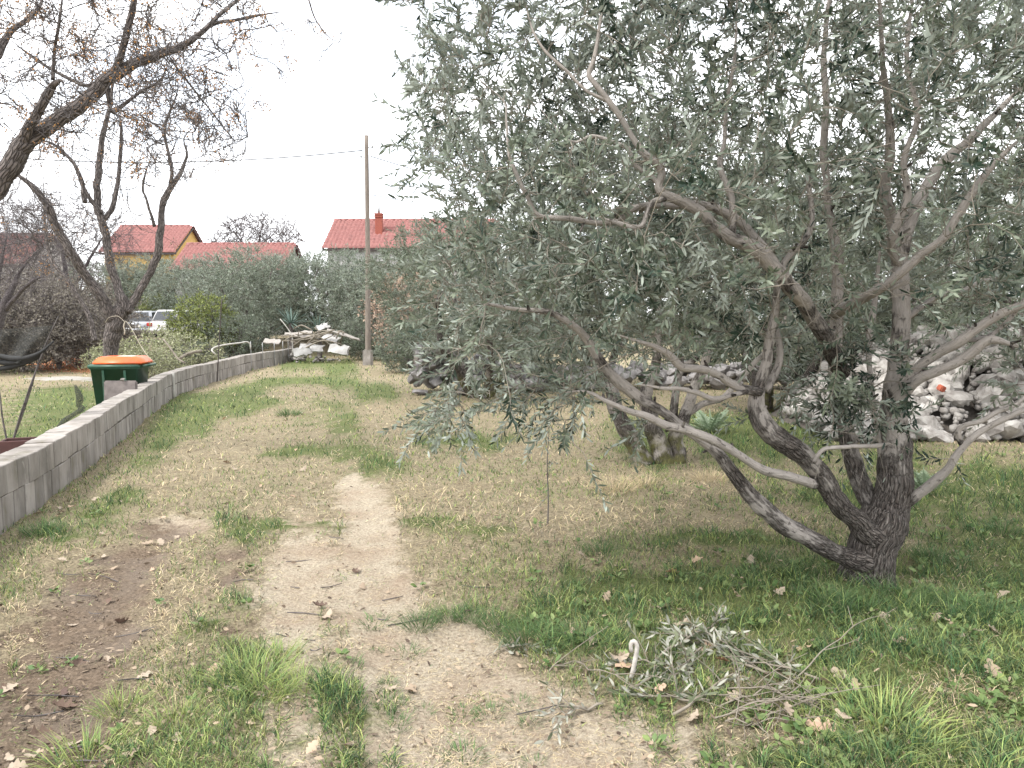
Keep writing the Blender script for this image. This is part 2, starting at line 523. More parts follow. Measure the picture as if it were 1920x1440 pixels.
def ground_material():
    m, nt, b, out = node_mat('earth')
    b.inputs['Roughness'].default_value = 0.95
    b.inputs['Specular IOR Level'].default_value = 0.15
    pos = N(nt, 'ShaderNodeNewGeometry').outputs['Position']
    n_f = noise_n(nt, pos, 55, 8, 0.75)
    n_m = noise_n(nt, pos, 9, 6, 0.65)
    n_b = noise_n(nt, pos, 2.2, 5, 0.6)
    soil = mixc(nt, ramp(nt, n_f, [(0.35, 0.0), (0.65, 1.0)]), (0.115, 0.085, 0.06), (0.235, 0.185, 0.13))
    # thatch: dead straw lying on the soil
    thatch = mixc(nt, ramp(nt, n_f, [(0.36, 0.0), (0.62, 1.0)]), (0.13, 0.11, 0.068), (0.44, 0.375, 0.24))
    col = mixc(nt, ramp(nt, n_m, [(0.3, 0.2), (0.6, 0.9)]), soil, thatch)
    turf = mixc(nt, ramp(nt, n_f, [(0.35, 0.0), (0.65, 1.0)]), (0.065, 0.085, 0.028), (0.17, 0.19, 0.075))
    gr = math_n(nt, 'MULTIPLY_ADD', n_m, 0.9, math_n(nt, 'ADD', attr(nt, 'green'), -0.5))
    col = mixc(nt, ramp(nt, gr, [(0.3, 0.0), (0.7, 1.0)]), col, turf)
    pale = mixc(nt, ramp(nt, n_f, [(0.32, 0.0), (0.62, 1.0)]), (0.21, 0.170, 0.125), (0.54, 0.465, 0.355))
    pale = mixc(nt, ramp(nt, n_b, [(0.42, 0.0), (0.68, 0.55)]), pale, (0.27, 0.185, 0.125))
    dw = math_n(nt, 'MULTIPLY_ADD', n_m, 1.5, math_n(nt, 'ADD', attr(nt, 'dirt'), -0.75))
    col = mixc(nt, ramp(nt, dw, [(0.3, 0.0), (0.62, 1.0)]), col, pale)
    mud = mixc(nt, ramp(nt, n_f, [(0.34, 0.0), (0.66, 1.0)]), (0.075, 0.054, 0.037), (0.28, 0.21, 0.15))
    mud = mixc(nt, ramp(nt, n_b, [(0.45, 0.0), (0.65, 0.7)]), mud, (0.20, 0.16, 0.125))
    mw = math_n(nt, 'MULTIPLY_ADD', n_m, 1.5, math_n(nt, 'ADD', attr(nt, 'mud'), -0.75))
    col = mixc(nt, ramp(nt, mw, [(0.3, 0.0), (0.62, 1.0)]), col, mud)
    rs = mixc(nt, ramp(nt, n_f, [(0.35, 0.0), (0.65, 1.0)]), (0.36, 0.13, 0.06), (0.55, 0.25, 0.13))
    col = mixc(nt, ramp(nt, math_n(nt, 'MULTIPLY_ADD', n_m, 0.7, math_n(nt, 'ADD', attr(nt, 'rust'), -0.35)), [(0.35, 0.0), (0.6, 1.0)]), col, rs)
    cc = mixc(nt, ramp(nt, n_m, [(0.35, 0.0), (0.65, 1.0)]), (0.30, 0.28, 0.25), (0.42, 0.40, 0.36))
    col = mixc(nt, ramp(nt, math_n(nt, 'MULTIPLY_ADD', n_m, 0.4, math_n(nt, 'ADD', attr(nt, 'pave'), -0.2)), [(0.4, 0.0), (0.55, 1.0)]), col, cc)
    nt.links.new(col, b.inputs['Base Color'])
    wet = math_n(nt, 'MULTIPLY', ramp(nt, n_b, [(0.5, 0.0), (0.68, 1.0)]), attr(nt, 'mud'))
    nt.links.new(math_n(nt, 'MULTIPLY_ADD', wet, -0.25, 0.95), b.inputs['Roughness'])
    h = math_n(nt, 'MULTIPLY_ADD', n_f, 0.7, math_n(nt, 'MULTIPLY', n_m, 1.5))
    bump(nt, b, h, 1.0, 0.035)
    return m


MAT['ground'] = ground_material()


def net_material():
    m, nt, b, out = node_mat('shade_net')
    b.inputs['Base Color'].default_value = (0.035, 0.036, 0.032, 1)
    b.inputs['Roughness'].default_value = 0.8
    v = attr(nt, 'bc', 'Vector')
    ch = N(nt, 'ShaderNodeTexNoise', i_Scale=220.0, i_Detail=2.0); nt.links.new(v, ch.inputs['Vector'])
    t = N(nt, 'ShaderNodeBsdfTransparent')
    mx = N(nt, 'ShaderNodeMixShader')
    nt.links.new(ramp(nt, ch.outputs['Fac'], [(0.47, 0.0), (0.53, 1.0)]), mx.inputs[0])
    nt.links.new(t.outputs[0], mx.inputs[1]); nt.links.new(b.outputs[0], mx.inputs[2])
    nt.links.new(mx.outputs[0], out.inputs['Surface'])
    return m


MAT['net'] = net_material()

# ------------------------------------------------------------------ ground zones (turned from pixels into metres)
ZONES = dict(
    dirt=[(650, 935, 45, 26), (655, 990, 60, 36), (630, 1060, 85, 36), (620, 1115, 100, 36), (690, 1185, 120, 40), (780, 1245, 170, 40),
          (880, 1310, 200, 45), (1060, 1350, 180, 38), (990, 1400, 260, 45), (740, 1400, 110, 36), (330, 975, 45, 14), (700, 1100, 70, 30),
          (820, 1190, 90, 22), (285, 1035, 24, 16), (245, 1085, 26, 24), (215, 1150, 24, 26), (645, 905, 30, 14), (700, 1230, 120, 40), (860, 1360, 200, 40), (1150, 1400, 120, 40), (1180, 1480, 200, 60), (800, 1500, 260, 60)],
    mud=[(300, 985, 55, 16), (245, 1035, 80, 24), (190, 1090, 105, 32), (120, 1160, 120, 42), (80, 1260, 130, 50), (60, 1360, 130, 55),
         (20, 1470, 170, 60), (440, 1035, 40, 18), (465, 1180, 36, 14), (430, 1080, 26, 16)],
    green=[(620, 800, 50, 30), (560, 860, 60, 14), (470, 1000, 50, 24), (470, 1120, 50, 26), (380, 1180, 50, 24), (350, 770, 60, 20), (270, 870, 40, 20), (1650, 1100, 260, 60), (1350, 1020, 160, 18), (520, 1240, 90, 55), (560, 1330, 110, 60), (600, 1420, 130, 45), (430, 1290, 55, 30), (190, 1405, 70, 26), (220, 1310, 40, 22),
           (1280, 1090, 230, 34), (1120, 1135, 170, 30), (330, 800, 60, 22), (375, 745, 70, 14), (300, 835, 40, 16), (560, 985, 60, 14), (640, 850, 60, 16), (520, 760, 80, 12), (1500, 1160, 320, 60), (1750, 1250, 300, 80), (1800, 1050, 250, 80), (1000, 1165, 110, 26),
           (1080, 1205, 70, 20), (860, 1142, 50, 10), (600, 690, 60, 22), (480, 735, 60, 14), (430, 765, 60, 20), (700, 880, 60, 20),
           (640, 900, 40, 14), (160, 960, 60, 24), (230, 930, 50, 18), (100, 1005, 40, 16), (420, 980, 70, 16), (1350, 800, 200, 40), (1500, 830, 200, 40),
           (1850, 900, 150, 50), (1600, 930, 200, 30), (1700, 1400, 260, 60), (1480, 1420, 120, 40), (560, 720, 90, 10), (880, 1000, 120, 14),
           (80, 740, 130, 26), (60, 790, 120, 30), (120, 720, 100, 12), (680, 740, 60, 20), (850, 830, 120, 18), (780, 980, 60, 12)],
    dry=[(400, 850, 130, 45), (500, 880, 140, 45), (330, 880, 100, 30), (800, 930, 200, 45), (950, 975, 200, 36), (1150, 920, 90, 26),
         (620, 830, 150, 36), (520, 800, 150, 26), (720, 800, 120, 24), (1050, 1000, 160, 20), (60, 1050, 70, 30), (1250, 960, 120, 24),
         (700, 960, 80, 20), (1750, 830, 150, 20), (640, 760, 140, 14), (480, 770, 60, 12), (900, 850, 150, 20), (540, 940, 120, 30)],
    litter=[(440, 830, 90, 20), (400, 870, 60, 16), (500, 820, 60, 12), (480, 1010, 60, 18), (980, 1000, 120, 14), (1400, 1380, 260, 36), (1000, 970, 80, 12)],
    rust=[(150, 672, 70, 7), (120, 680, 60, 7)],
    pave=[(120, 697, 90, 4)],
)
_zc = {}
for _k, _l in ZONES.items():
    L_ = []
    for (px, py, rx, ry) in _l:
        c = gnd(px, py); D = c[1]
        ry = min(ry, (py - 604) * 0.6)
        dy = (gnd(px, py - ry)[1] - gnd(px, py + ry)[1]) / 2
        k_ = {'dirt': 1.22, 'mud': 1.18}.get(_k, 1.0)
        L_.append((c[0], c[1], rx * D / F * k_, dy * k_, c[0] / c[1]))
    _zc[_k] = L_


def zone(k, x, y):
    r = np.zeros_like(x)
    q = np.maximum(y, 2.0) / 5.0
    n1 = (fbm2(x / q, y / q, 2.6, 3, 51) - 0.5) * 1.1; n2 = (fbm2(x / q, y / q, 2.6, 3, 61) - 0.5) * 1.1
    n1 = n1 + (fbm2(x / q, y / q, 11.0, 3, 52) - 0.5) * 1.5; n2 = n2 + (fbm2(x / q, y / q, 11.0, 3, 62) - 0.5) * 1.5
    for (cx, cy, rx, ry, sl) in _zc[k]:
        u = (x - cx - sl * (y - cy)) / rx + n1; v = (y - cy) / ry + n2
        g = np.exp(-1.0 * np.minimum(u * u + v * v, 30))
        r = 1 - (1 - r) * (1 - g)
    return r


def sstep(a, b, x):
    t = np.clip((x - a) / (b - a), 0.0, 1.0)
    return t * t * (3 - 2 * t)


WFOOT = np.array([gnd(a, b)[:2] for a, b in ((0, 997), (78, 947), (140, 900), (203, 847), (262, 796), (325, 745), (406, 714), (480, 692), (550, 677))])
WFOOT = np.vstack([WFOOT[0] + (WFOOT[0] - WFOOT[1]) * 4.5, WFOOT])


def H(x, y):
    x, y = np.asarray(x, float), np.asarray(y, float)
    near = np.exp(-np.maximum(y - 12, 0) / 8)
    h = (fbm2(x, y, 0.5, 3, 3) - 0.5) * 0.10 * near + (fbm2(x, y, 3.0, 2, 5) - 0.5) * 0.035 * near
    h = h - 0.045 * zone('dirt', x, y) - 0.06 * zone('mud', x, y) + 0.02 * zone('green', x, y)
    h = h + 0.7 * sstep(33, 38, y)
    wx = np.interp(y, WFOOT[:, 1], WFOOT[:, 0])
    h = h - 0.2 * sstep(0.03, 0.26, wx - x) * sstep(30, 26, y)
    return h


def Hs(x, y):
    return float(H(np.array([x]), np.array([y]))[0])


def axis(lo, hi, c, a, n):
    u0, u1 = math.asinh((lo - c) / a), math.asinh((hi - c) / a)
    return c + a * np.sinh(np.linspace(u0, u1, n))


gx, gy = axis(-420, 420, 0.3, 4.5, 340), axis(-40, 900, 5.0, 4.5, 300)
GX, GY = np.meshgrid(gx, gy)
fx, fy = GX.ravel(), GY.ravel()
gz_ = H(fx, fy)
gi = np.arange(len(fx)).reshape(GX.shape)
gq = np.stack([gi[:-1, :-1], gi[:-1, 1:], gi[1:, 1:], gi[1:, :-1]], -1).reshape(-1, 4)
g_me = new_mesh('ground', np.stack([fx, fy, gz_], -1), [gq],
                {k: zone(k, fx, fy) for k in ('dirt', 'mud', 'green', 'rust', 'pave')})
link('ground', g_me, MAT['ground'], kind='structure')

# ------------------------------------------------------------------ the curved block wall
foot = [gnd(0, 997), gnd(78, 947), gnd(140, 900), gnd(203, 847), gnd(262, 796), gnd(325, 745), gnd(406, 714), gnd(480, 692), gnd(550, 677)]
foot = [foot[0] + (foot[0] - foot[1]) * s for s in (4.5, 3.0, 1.5)] + foot
foot = np.array(foot); foot[:, 2] = 0
wp = catmull(foot, 0.02)
wd = np.concatenate([[0], np.cumsum(np.linalg.norm(np.diff(wp[:, :2], axis=0), axis=1))])
WLEN = wd[-1]


def wall_at(s):
    x, y = np.interp(s, wd, wp[:, 0]), np.interp(s, wd, wp[:, 1])
    x2, y2 = np.interp(s + 0.1, wd, wp[:, 0]), np.interp(s + 0.1, wd, wp[:, 1])
    x1, y1 = np.interp(s - 0.1, wd, wp[:, 0]), np.interp(s - 0.1, wd, wp[:, 1])
    t = np.array((x2 - x1, y2 - y1)); t /= np.linalg.norm(t)
    return np.array((x, y)), t                  # left of travel is the far (lawn) side


WALL = empty('block_wall', (foot[3][0], foot[3][1], 0), 0,
             'low curved wall of grey concrete blocks beside the grassy track', 'wall')
wall_inv = Matrix.Translation((-foot[3][0], -foot[3][1], 0))


def block_mesh(seed, w, h, d):
    r = random.Random(seed)
    mb = MB().box(-w / 2, w / 2, 0, d, 0, h)
    mb.v = [(x + r.uniform(-.004, .004), y + r.uniform(-.004, .004), z + r.uniform(-.004, .004)) for x, y, z in mb.v]
    return mb.mesh('block', 0.006, 1)


BW, BD = 0.215, 0.24
CH = (0.255, 0.245)
bl_low = [block_mesh(k, BW - 0.012, CH[0] + 0.05, BD) for k in range(4)]
bl_up = [block_mesh(10 + k, BW - 0.011, CH[1] - 0.008, BD) for k in range(4)]
for m_ in bl_low + bl_up: m_.materials.append(MAT['concrete'])
rw = random.Random(3)
core = MB()
nb = int(WLEN / BW)
for course in range(2):
    for k in range(nb):
        s = (k + 0.5 + (0.45 if course else 0)) * BW
        if s > WLEN: continue
        p, t = wall_at(s)
        z = -0.06 if course == 0 else CH[0] + 0.002
        o = bpy.data.objects.new('block', rw.choice(bl_up if course else bl_low))
        COL.objects.link(o); o.parent = WALL
        off = rw.uniform(-0.006, 0.006)
        nx_, ny_ = -t[1], t[0]
        o.location = (p[0] - foot[3][0] + nx_ * off, p[1] - foot[3][1] + ny_ * off, z + rw.uniform(-0.004, 0.005) + (0.009 * math.sin(s * .9) + 0.006 * math.sin(s * 2.3 + 1) if course else 0))
        o.rotation_euler = (rw.uniform(-.01, .01), rw.uniform(-.008, .008), math.atan2(t[1], t[0]) + rw.uniform(-.012, .012))
rings = []
for k in range(int(WLEN / 0.15)):
    p, t = wall_at(k * 0.15 + 0.02)
    n_ = np.array((-t[1], t[0]))
    a, b_ = p + n_ * 0.010 - foot[3][:2], p + n_ * (BD - 0.012) - foot[3][:2]
    rings.append([(a[0], a[1], -0.1), (b_[0], b_[1], -0.1), (b_[0], b_[1], CH[0] + CH[1] - 0.04), (a[0], a[1], CH[0] + CH[1] - 0.04)])
link('mortar', core.loft(rings).mesh('mortar'), MAT['mortar'], WALL)
WX_at = lambda y: np.interp(y, foot[:, 1], foot[:, 0])      # x of the wall's track-side face

# ------------------------------------------------------------------ grass
G_GREEN = np.array((0.125, 0.212, 0.070)); G_DEEP = np.array((0.040, 0.090, 0.035)); G_YEL = np.array((0.35, 0.38, 0.12))
G_STRAW = np.array((0.64, 0.54, 0.33)); G_PINK = np.array((0.47, 0.36, 0.245)); G_GREY = np.array((0.34, 0.29, 0.22))


def blades(x, y, z, L, W, lean_ang, lean, curve, col, rng, tipdry=0.25):
    n = len(x)
    a = rng.uniform(0, 2 * np.pi, n)
    side = np.stack([np.cos(a), np.sin(a), np.zeros(n)], -1)
    la = np.stack([np.cos(lean_ang), np.sin(lean_ang), np.zeros(n)], -1)
    d0 = unit(la * lean[:, None] + np.array((0, 0, 1.0)))
    base = np.stack([x, y, z], -1)
    mid = base + d0 * (L * 0.5)[:, None]
    d1 = unit(d0 + la * curve[:, None] - np.array((0, 0, 1.0)) * (curve * 0.35)[:, None])
    tip = mid + d1 * (L * 0.55)[:, None]
    tip[:, 2] = np.maximum(tip[:, 2], z + 0.004)
    mid[:, 2] = np.maximum(mid[:, 2], z + 0.004)
    w = W[:, None]
    V = np.stack([base - side * w * 0.5, base + side * w * 0.5, mid - side * w * 0.42, mid + side * w * 0.42, tip], 1)
    i = np.arange(n)[:, None] * 5
    Q = i + np.array([[0, 1, 3, 2]]); T = i + np.array([[2, 3, 4]])
    c = np.repeat(col[:, None, :], 5, 1)
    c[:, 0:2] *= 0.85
    c[:, 4] = c[:, 4] * (1 - tipdry) + G_STRAW * tipdry
    return V.reshape(-1, 3), Q, T, c.reshape(-1, 3)


def merge(parts):
    V, Q, T, C, b = [], [], [], [], 0
    for v, q, t, c in parts:
        V.append(v); Q.append(q + b); T.append(t + b); C.append(c); b += len(v)
    return np.vstack(V), np.vstack(Q), np.vstack(T), np.vstack(C)


def grass_field():
    rng = np.random.default_rng(11)
    n = 285000
    px = rng.uniform(-250, 2170, n)
    py = 612 + (1560 - 612) * rng.uniform(0, 1, n) ** 0.92
    x_, y_ = (px - 960) / F, (720 - py) / F
    dz = -ST + y_ * CT
    t = -EYE / dz
    X, Y = x_ * t, (CT + y_ * ST) * t
    ok = (Y < 34) & ~((X < WX_at(Y) + 0.01) & (X > WX_at(Y) - 0.28) & (Y < foot[-1, 1] + .2))
    ok &= (zone('pave', X, Y) < 0.4)
    X, Y = X[ok], Y[ok]
    dirt, mud, green, dry, lit = (zone(k, X, Y) for k in ('dirt', 'mud', 'green', 'dry', 'litter'))
    n1 = fbm2(X, Y, 1.6, 3, 21); n2 = fbm2(X, Y, 6.0, 2, 31); n3 = fbm2(X, Y, 0.5, 2, 41)
    bare = np.clip(np.maximum(dirt, mud * 1.05), 0, 1)
    dens = np.clip(1.0 - 1.1 * bare + 1.7 * (n2 - 0.5), 0.06, 1)
    dens = np.where(lit > 0.4, dens * (0.55 + 0.5 * n2), dens)
    u = rng.uniform(0, 1, len(X))
    keep = u < dens
    X, Y, dirt, mud, green, dry, lit, n1, n2, n3, bare = (a[keep] for a in (X, Y, dirt, mud, green, dry, lit, n1, n2, n3, bare))
    n = len(X)
    Z = H(X, Y)
    u, v = rng.uniform(0, 1, n), rng.uniform(0, 1, n)
    n4 = fbm2(X, Y, 3.0, 3, 71)
    gw = np.clip(0.72 + 0.28 * green - 0.42 * dry - 0.35 * lit - 0.3 * bare + 1.7 * (n1 - 0.5) + 1.5 * (n4 - 0.5) + 0.6 * (n3 - .5), 0.08, 0.86)
    isg = u < gw
    # colour
    k = rng.uniform(0, 1, n)[:, None]
    cg = G_GREEN * (1 - k ** 1.7) + G_YEL * k ** 1.7
    deep = (rng.uniform(0, 1, n) < 0.22 + 0.45 * green * (n2 > 0.47))[:, None]
    cg = np.where(deep, G_DEEP * (0.8 + 0.6 * k), cg)
    cd = G_STRAW * (1 - k) + G_PINK * k
    cd = np.where((rng.uniform(0, 1, n) < 0.25 + 0.4 * lit)[:, None], G_GREY * (0.7 + 0.5 * k), cd)
    col = np.where(isg[:, None], cg, cd) * (rng.uniform(0.35, 1.45, n) * (0.7 + 0.6 * n2))[:, None]
    # size
    tuft = np.clip((n2 - 0.42) * 3, 0, 1)
    L = np.where(isg, 0.028 + 0.035 * v + green * (0.03 + 0.085 * tuft * v), 0.03 + 0.035 * v + dry * 0.05 * v * (0.5 + n1))
    L = L * (1 - 0.55 * bare) * rng.uniform(0.7, 1.3, n)
    W = np.maximum(0.0033, 0.00082 * Y) * rng.uniform(0.7, 1.25, n)
    L = np.maximum(L, 5 * W)
    lean = np.where(isg, rng.uniform(0.15, 0.9, n), rng.uniform(0.3, 2.2, n))
    flat = (~isg) & (rng.uniform(0, 1, n) < 0.45)
    lean = np.where(flat, rng.uniform(3, 9, n), lean)
    lean = np.where(bare > 0.5, lean + rng.uniform(0, 4, n), lean)
    curve = rng.uniform(0.2, 1.3, n) * np.where(flat, 0.2, 1.0)
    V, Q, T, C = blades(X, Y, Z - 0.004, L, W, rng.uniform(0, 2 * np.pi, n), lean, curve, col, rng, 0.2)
    # loose straw lying on the bare tracks
    m = 26000
    px, py = rng.uniform(-100, 1500, m), rng.uniform(880, 1500, m)
    x_, y_ = (px - 960) / F, (720 - py) / F
    t = -EYE / (-ST + y_ * CT)
    X, Y = x_ * t, (CT + y_ * ST) * t
    dm, mm = zone('dirt', X, Y), zone('mud', X, Y)
    kp = rng.uniform(0, 1, m) < dm * 0.95 + mm * 0.22
    X, Y, mm = X[kp], Y[kp], mm[kp]; m = len(X)
    kk = rng.uniform(0, 1, m)[:, None]
    cs = (G_STRAW * 1.15 * (1 - kk) + G_PINK * kk) * np.where(mm > 0.5, 0.5, 1.0)[:, None]
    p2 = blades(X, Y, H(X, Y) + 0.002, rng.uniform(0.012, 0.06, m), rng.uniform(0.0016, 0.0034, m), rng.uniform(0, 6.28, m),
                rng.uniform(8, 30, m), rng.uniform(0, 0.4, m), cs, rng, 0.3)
    V, Q, T, C = merge([(V, Q, T, C), p2])
    me = new_mesh('grass', V, [Q, T], {'gcol': C}, smooth=False)
    o = link('grass', me, MAT['grass'], kind='stuff')
    tag(o, 'short mixed green and straw-dry grass covering the ground', 'grass')


grass_field()


def soil_crumbs():
    rng = np.random.default_rng(55)
    m = 60000
    px, py = rng.uniform(-150, 1500, m), rng.uniform(880, 1520, m)
    x_, y_ = (px - 960) / F, (720 - py) / F
    t = -EYE / (-ST + y_ * CT)
    X, Y = x_ * t, (CT + y_ * ST) * t
    dm, mm = zone('dirt', X, Y), zone('mud', X, Y)
    kp = rng.uniform(0, 1, m) < np.clip(mm * 0.5 + dm * 0.2, 0, 1)
    X, Y, mm, dm = X[kp], Y[kp], mm[kp], dm[kp]; m = len(X)
    r = 0.0025 + 0.010 * rng.uniform(0, 1, m) ** 4
    o = np.array([(1, 0, 0), (-.4, .9, 0), (-.5, -.8, 0), (.1, .1, .75), (0, 0, -.6)], float)
    a = rng.uniform(0, 6.28, m); ca, sa = np.cos(a), np.sin(a)
    ox = o[None, :, 0] * ca[:, None] - o[None, :, 1] * sa[:, None]; oy = o[None, :, 0] * sa[:, None] + o[None, :, 1] * ca[:, None]
    V = np.stack([X[:, None] + ox * r[:, None] * rng.uniform(.6, 1.4, (m, 5)), Y[:, None] + oy * r[:, None] * rng.uniform(.6, 1.4, (m, 5)), (H(X, Y) + .001)[:, None] + o[None, :, 2] * r[:, None]], -1)
    tr = np.array([(0, 1, 3), (1, 2, 3), (2, 0, 3), (1, 0, 4), (2, 1, 4), (0, 2, 4)])
    T = (np.arange(m)[:, None, None] * 5 + tr[None]).reshape(-1, 3)
    k = rng.uniform(0, 1, m)[:, None]
    C = np.where((mm > dm)[:, None], np.array((.10, .075, .058)) * (1 - k) + np.array((.26, .2, .155)) * k, np.array((.24, .185, .135)) * (1 - k) + np.array((.5, .43, .34)) * k)
    me = new_mesh('soil_crumbs', V.reshape(-1, 3), [T], {'gcol': np.repeat(C, 5, 0)}, False)
    tag(link('soil_crumbs', me, MAT['crumb'], kind='stuff'), 'loose soil crumbs and grit scattered over the bare wheel tracks', 'soil')
    # torn dead leaf bits and stalk ends lying in the turf
    m = 9000
    px, py = rng.uniform(-150, 2050, m), rng.uniform(720, 1520, m)
    x_, y_ = (px - 960) / F, (720 - py) / F
    t = -EYE / (-ST + y_ * CT)
    X, Y = x_ * t, (CT + y_ * ST) * t
    ok = (X > WX_at(Y) + .02)
    pr = 0.25 + 0.6 * zone('litter', X, Y) + 0.3 * zone('dry', X, Y) + 0.35 * zone('mud', X, Y)
    ok &= rng.uniform(0, 1, m) < pr
    X, Y = X[ok], Y[ok]; m = len(X)
    Z = H(X, Y) + rng.uniform(.006, .03, m)
    D = unit(rng.normal(0, 1, (m, 3)) * np.array((1, 1, .35))); Nm = unit(rng.normal(0, .5, (m, 3)) + np.array((0, 0, 1)))
    me = leaf_mesh('leaf_litter', np.stack([X, Y, Z], -1), D, Nm, rng.uniform(.015, .05, m), rng.uniform(.008, .02, m), rng, 6)
    tag(link('leaf_litter', me, MAT['litter'], kind='stuff'), 'torn brown and buff leaf bits scattered through the turf', 'leaf litter')


def weeds():
    rng = np.random.default_rng(66)
    m = 2600
    px, py = rng.uniform(-100, 2050, m), rng.uniform(860, 1520, m)
    x_, y_ = (px - 960) / F, (720 - py) / F
    t = -EYE / (-ST + y_ * CT)
    X, Y = x_ * t, (CT + y_ * ST) * t
    pr = zone('green', X, Y) * np.clip((fbm2(X, Y, 2.5, 2, 91) - .42) * 6, 0, 1) * (X > 0) + .03
    ok = (rng.uniform(0, 1, m) < pr) & (X > WX_at(Y) + .05) & (zone('dirt', X, Y) < .5)
    X, Y = X[ok], Y[ok]; n = len(X)
    k = np.repeat(np.arange(n), 9)
    a = rng.uniform(0, 6.28, len(k)); el = rng.uniform(.1, .9, len(k))
    D = np.stack([np.cos(a) * np.cos(el), np.sin(a) * np.cos(el), np.sin(el)], -1)
    L = rng.uniform(.018, .045, len(k)) * rng.uniform(.7, 1.3, n)[k]
    O = np.stack([X[k], Y[k], H(X, Y)[k] + .012], -1) + D * L[:, None] * .4
    Nm = unit(np.array((0, 0, 1.0)) + rng.normal(0, .35, (len(k), 3)))
    me = leaf_mesh('weeds', O, D, Nm, L, L * .55, rng, 6)
    tag(link('weeds', me, MAT['weed'], kind='stuff'), 'low broad-leaved weeds mixed into the green turf', 'weeds')


MAT['weed'] = leaf_mat('weed', (0.06, 0.115, 0.035), (0.19, 0.24, 0.09), None, 0.5, 0.15)
MAT['crumb'] = MAT['grass'].copy()
MAT['litter'] = leaf_mat('litter', (0.07, 0.05, 0.038), (0.36, 0.28, 0.2), None, 0.8, 0.1)


def tuft_mesh(name, n, rad, hgt, cols, rng, lean0=0.15, lean1=1.4, curve=0.9, w=0.0032):
    r = rad * np.sqrt(rng.uniform(0, 1, n)); a = rng.uniform(0, 2 * np.pi, n)
    x, y = r * np.cos(a), r * np.sin(a)
    k = rng.uniform(0, 1, n)[:, None]
    col = (cols[0] * (1 - k) + cols[1] * k) * rng.uniform(0.7, 1.2, n)[:, None]
    lean = lean0 + (lean1 - lean0) * (r / rad) * rng.uniform(0.5, 1.2, n)
    V, Q, T, C = blades(x, y, np.zeros(n) - 0.01, hgt * rng.uniform(0.5, 1.15, n), np.full(n, w), a + rng.normal(0, 0.5, n), lean,
                        rng.uniform(0.2, 1.2, n) * curve, col, rng, 0.12)
    return new_mesh(name, V, [Q, T], {'gcol': C}, smooth=False)


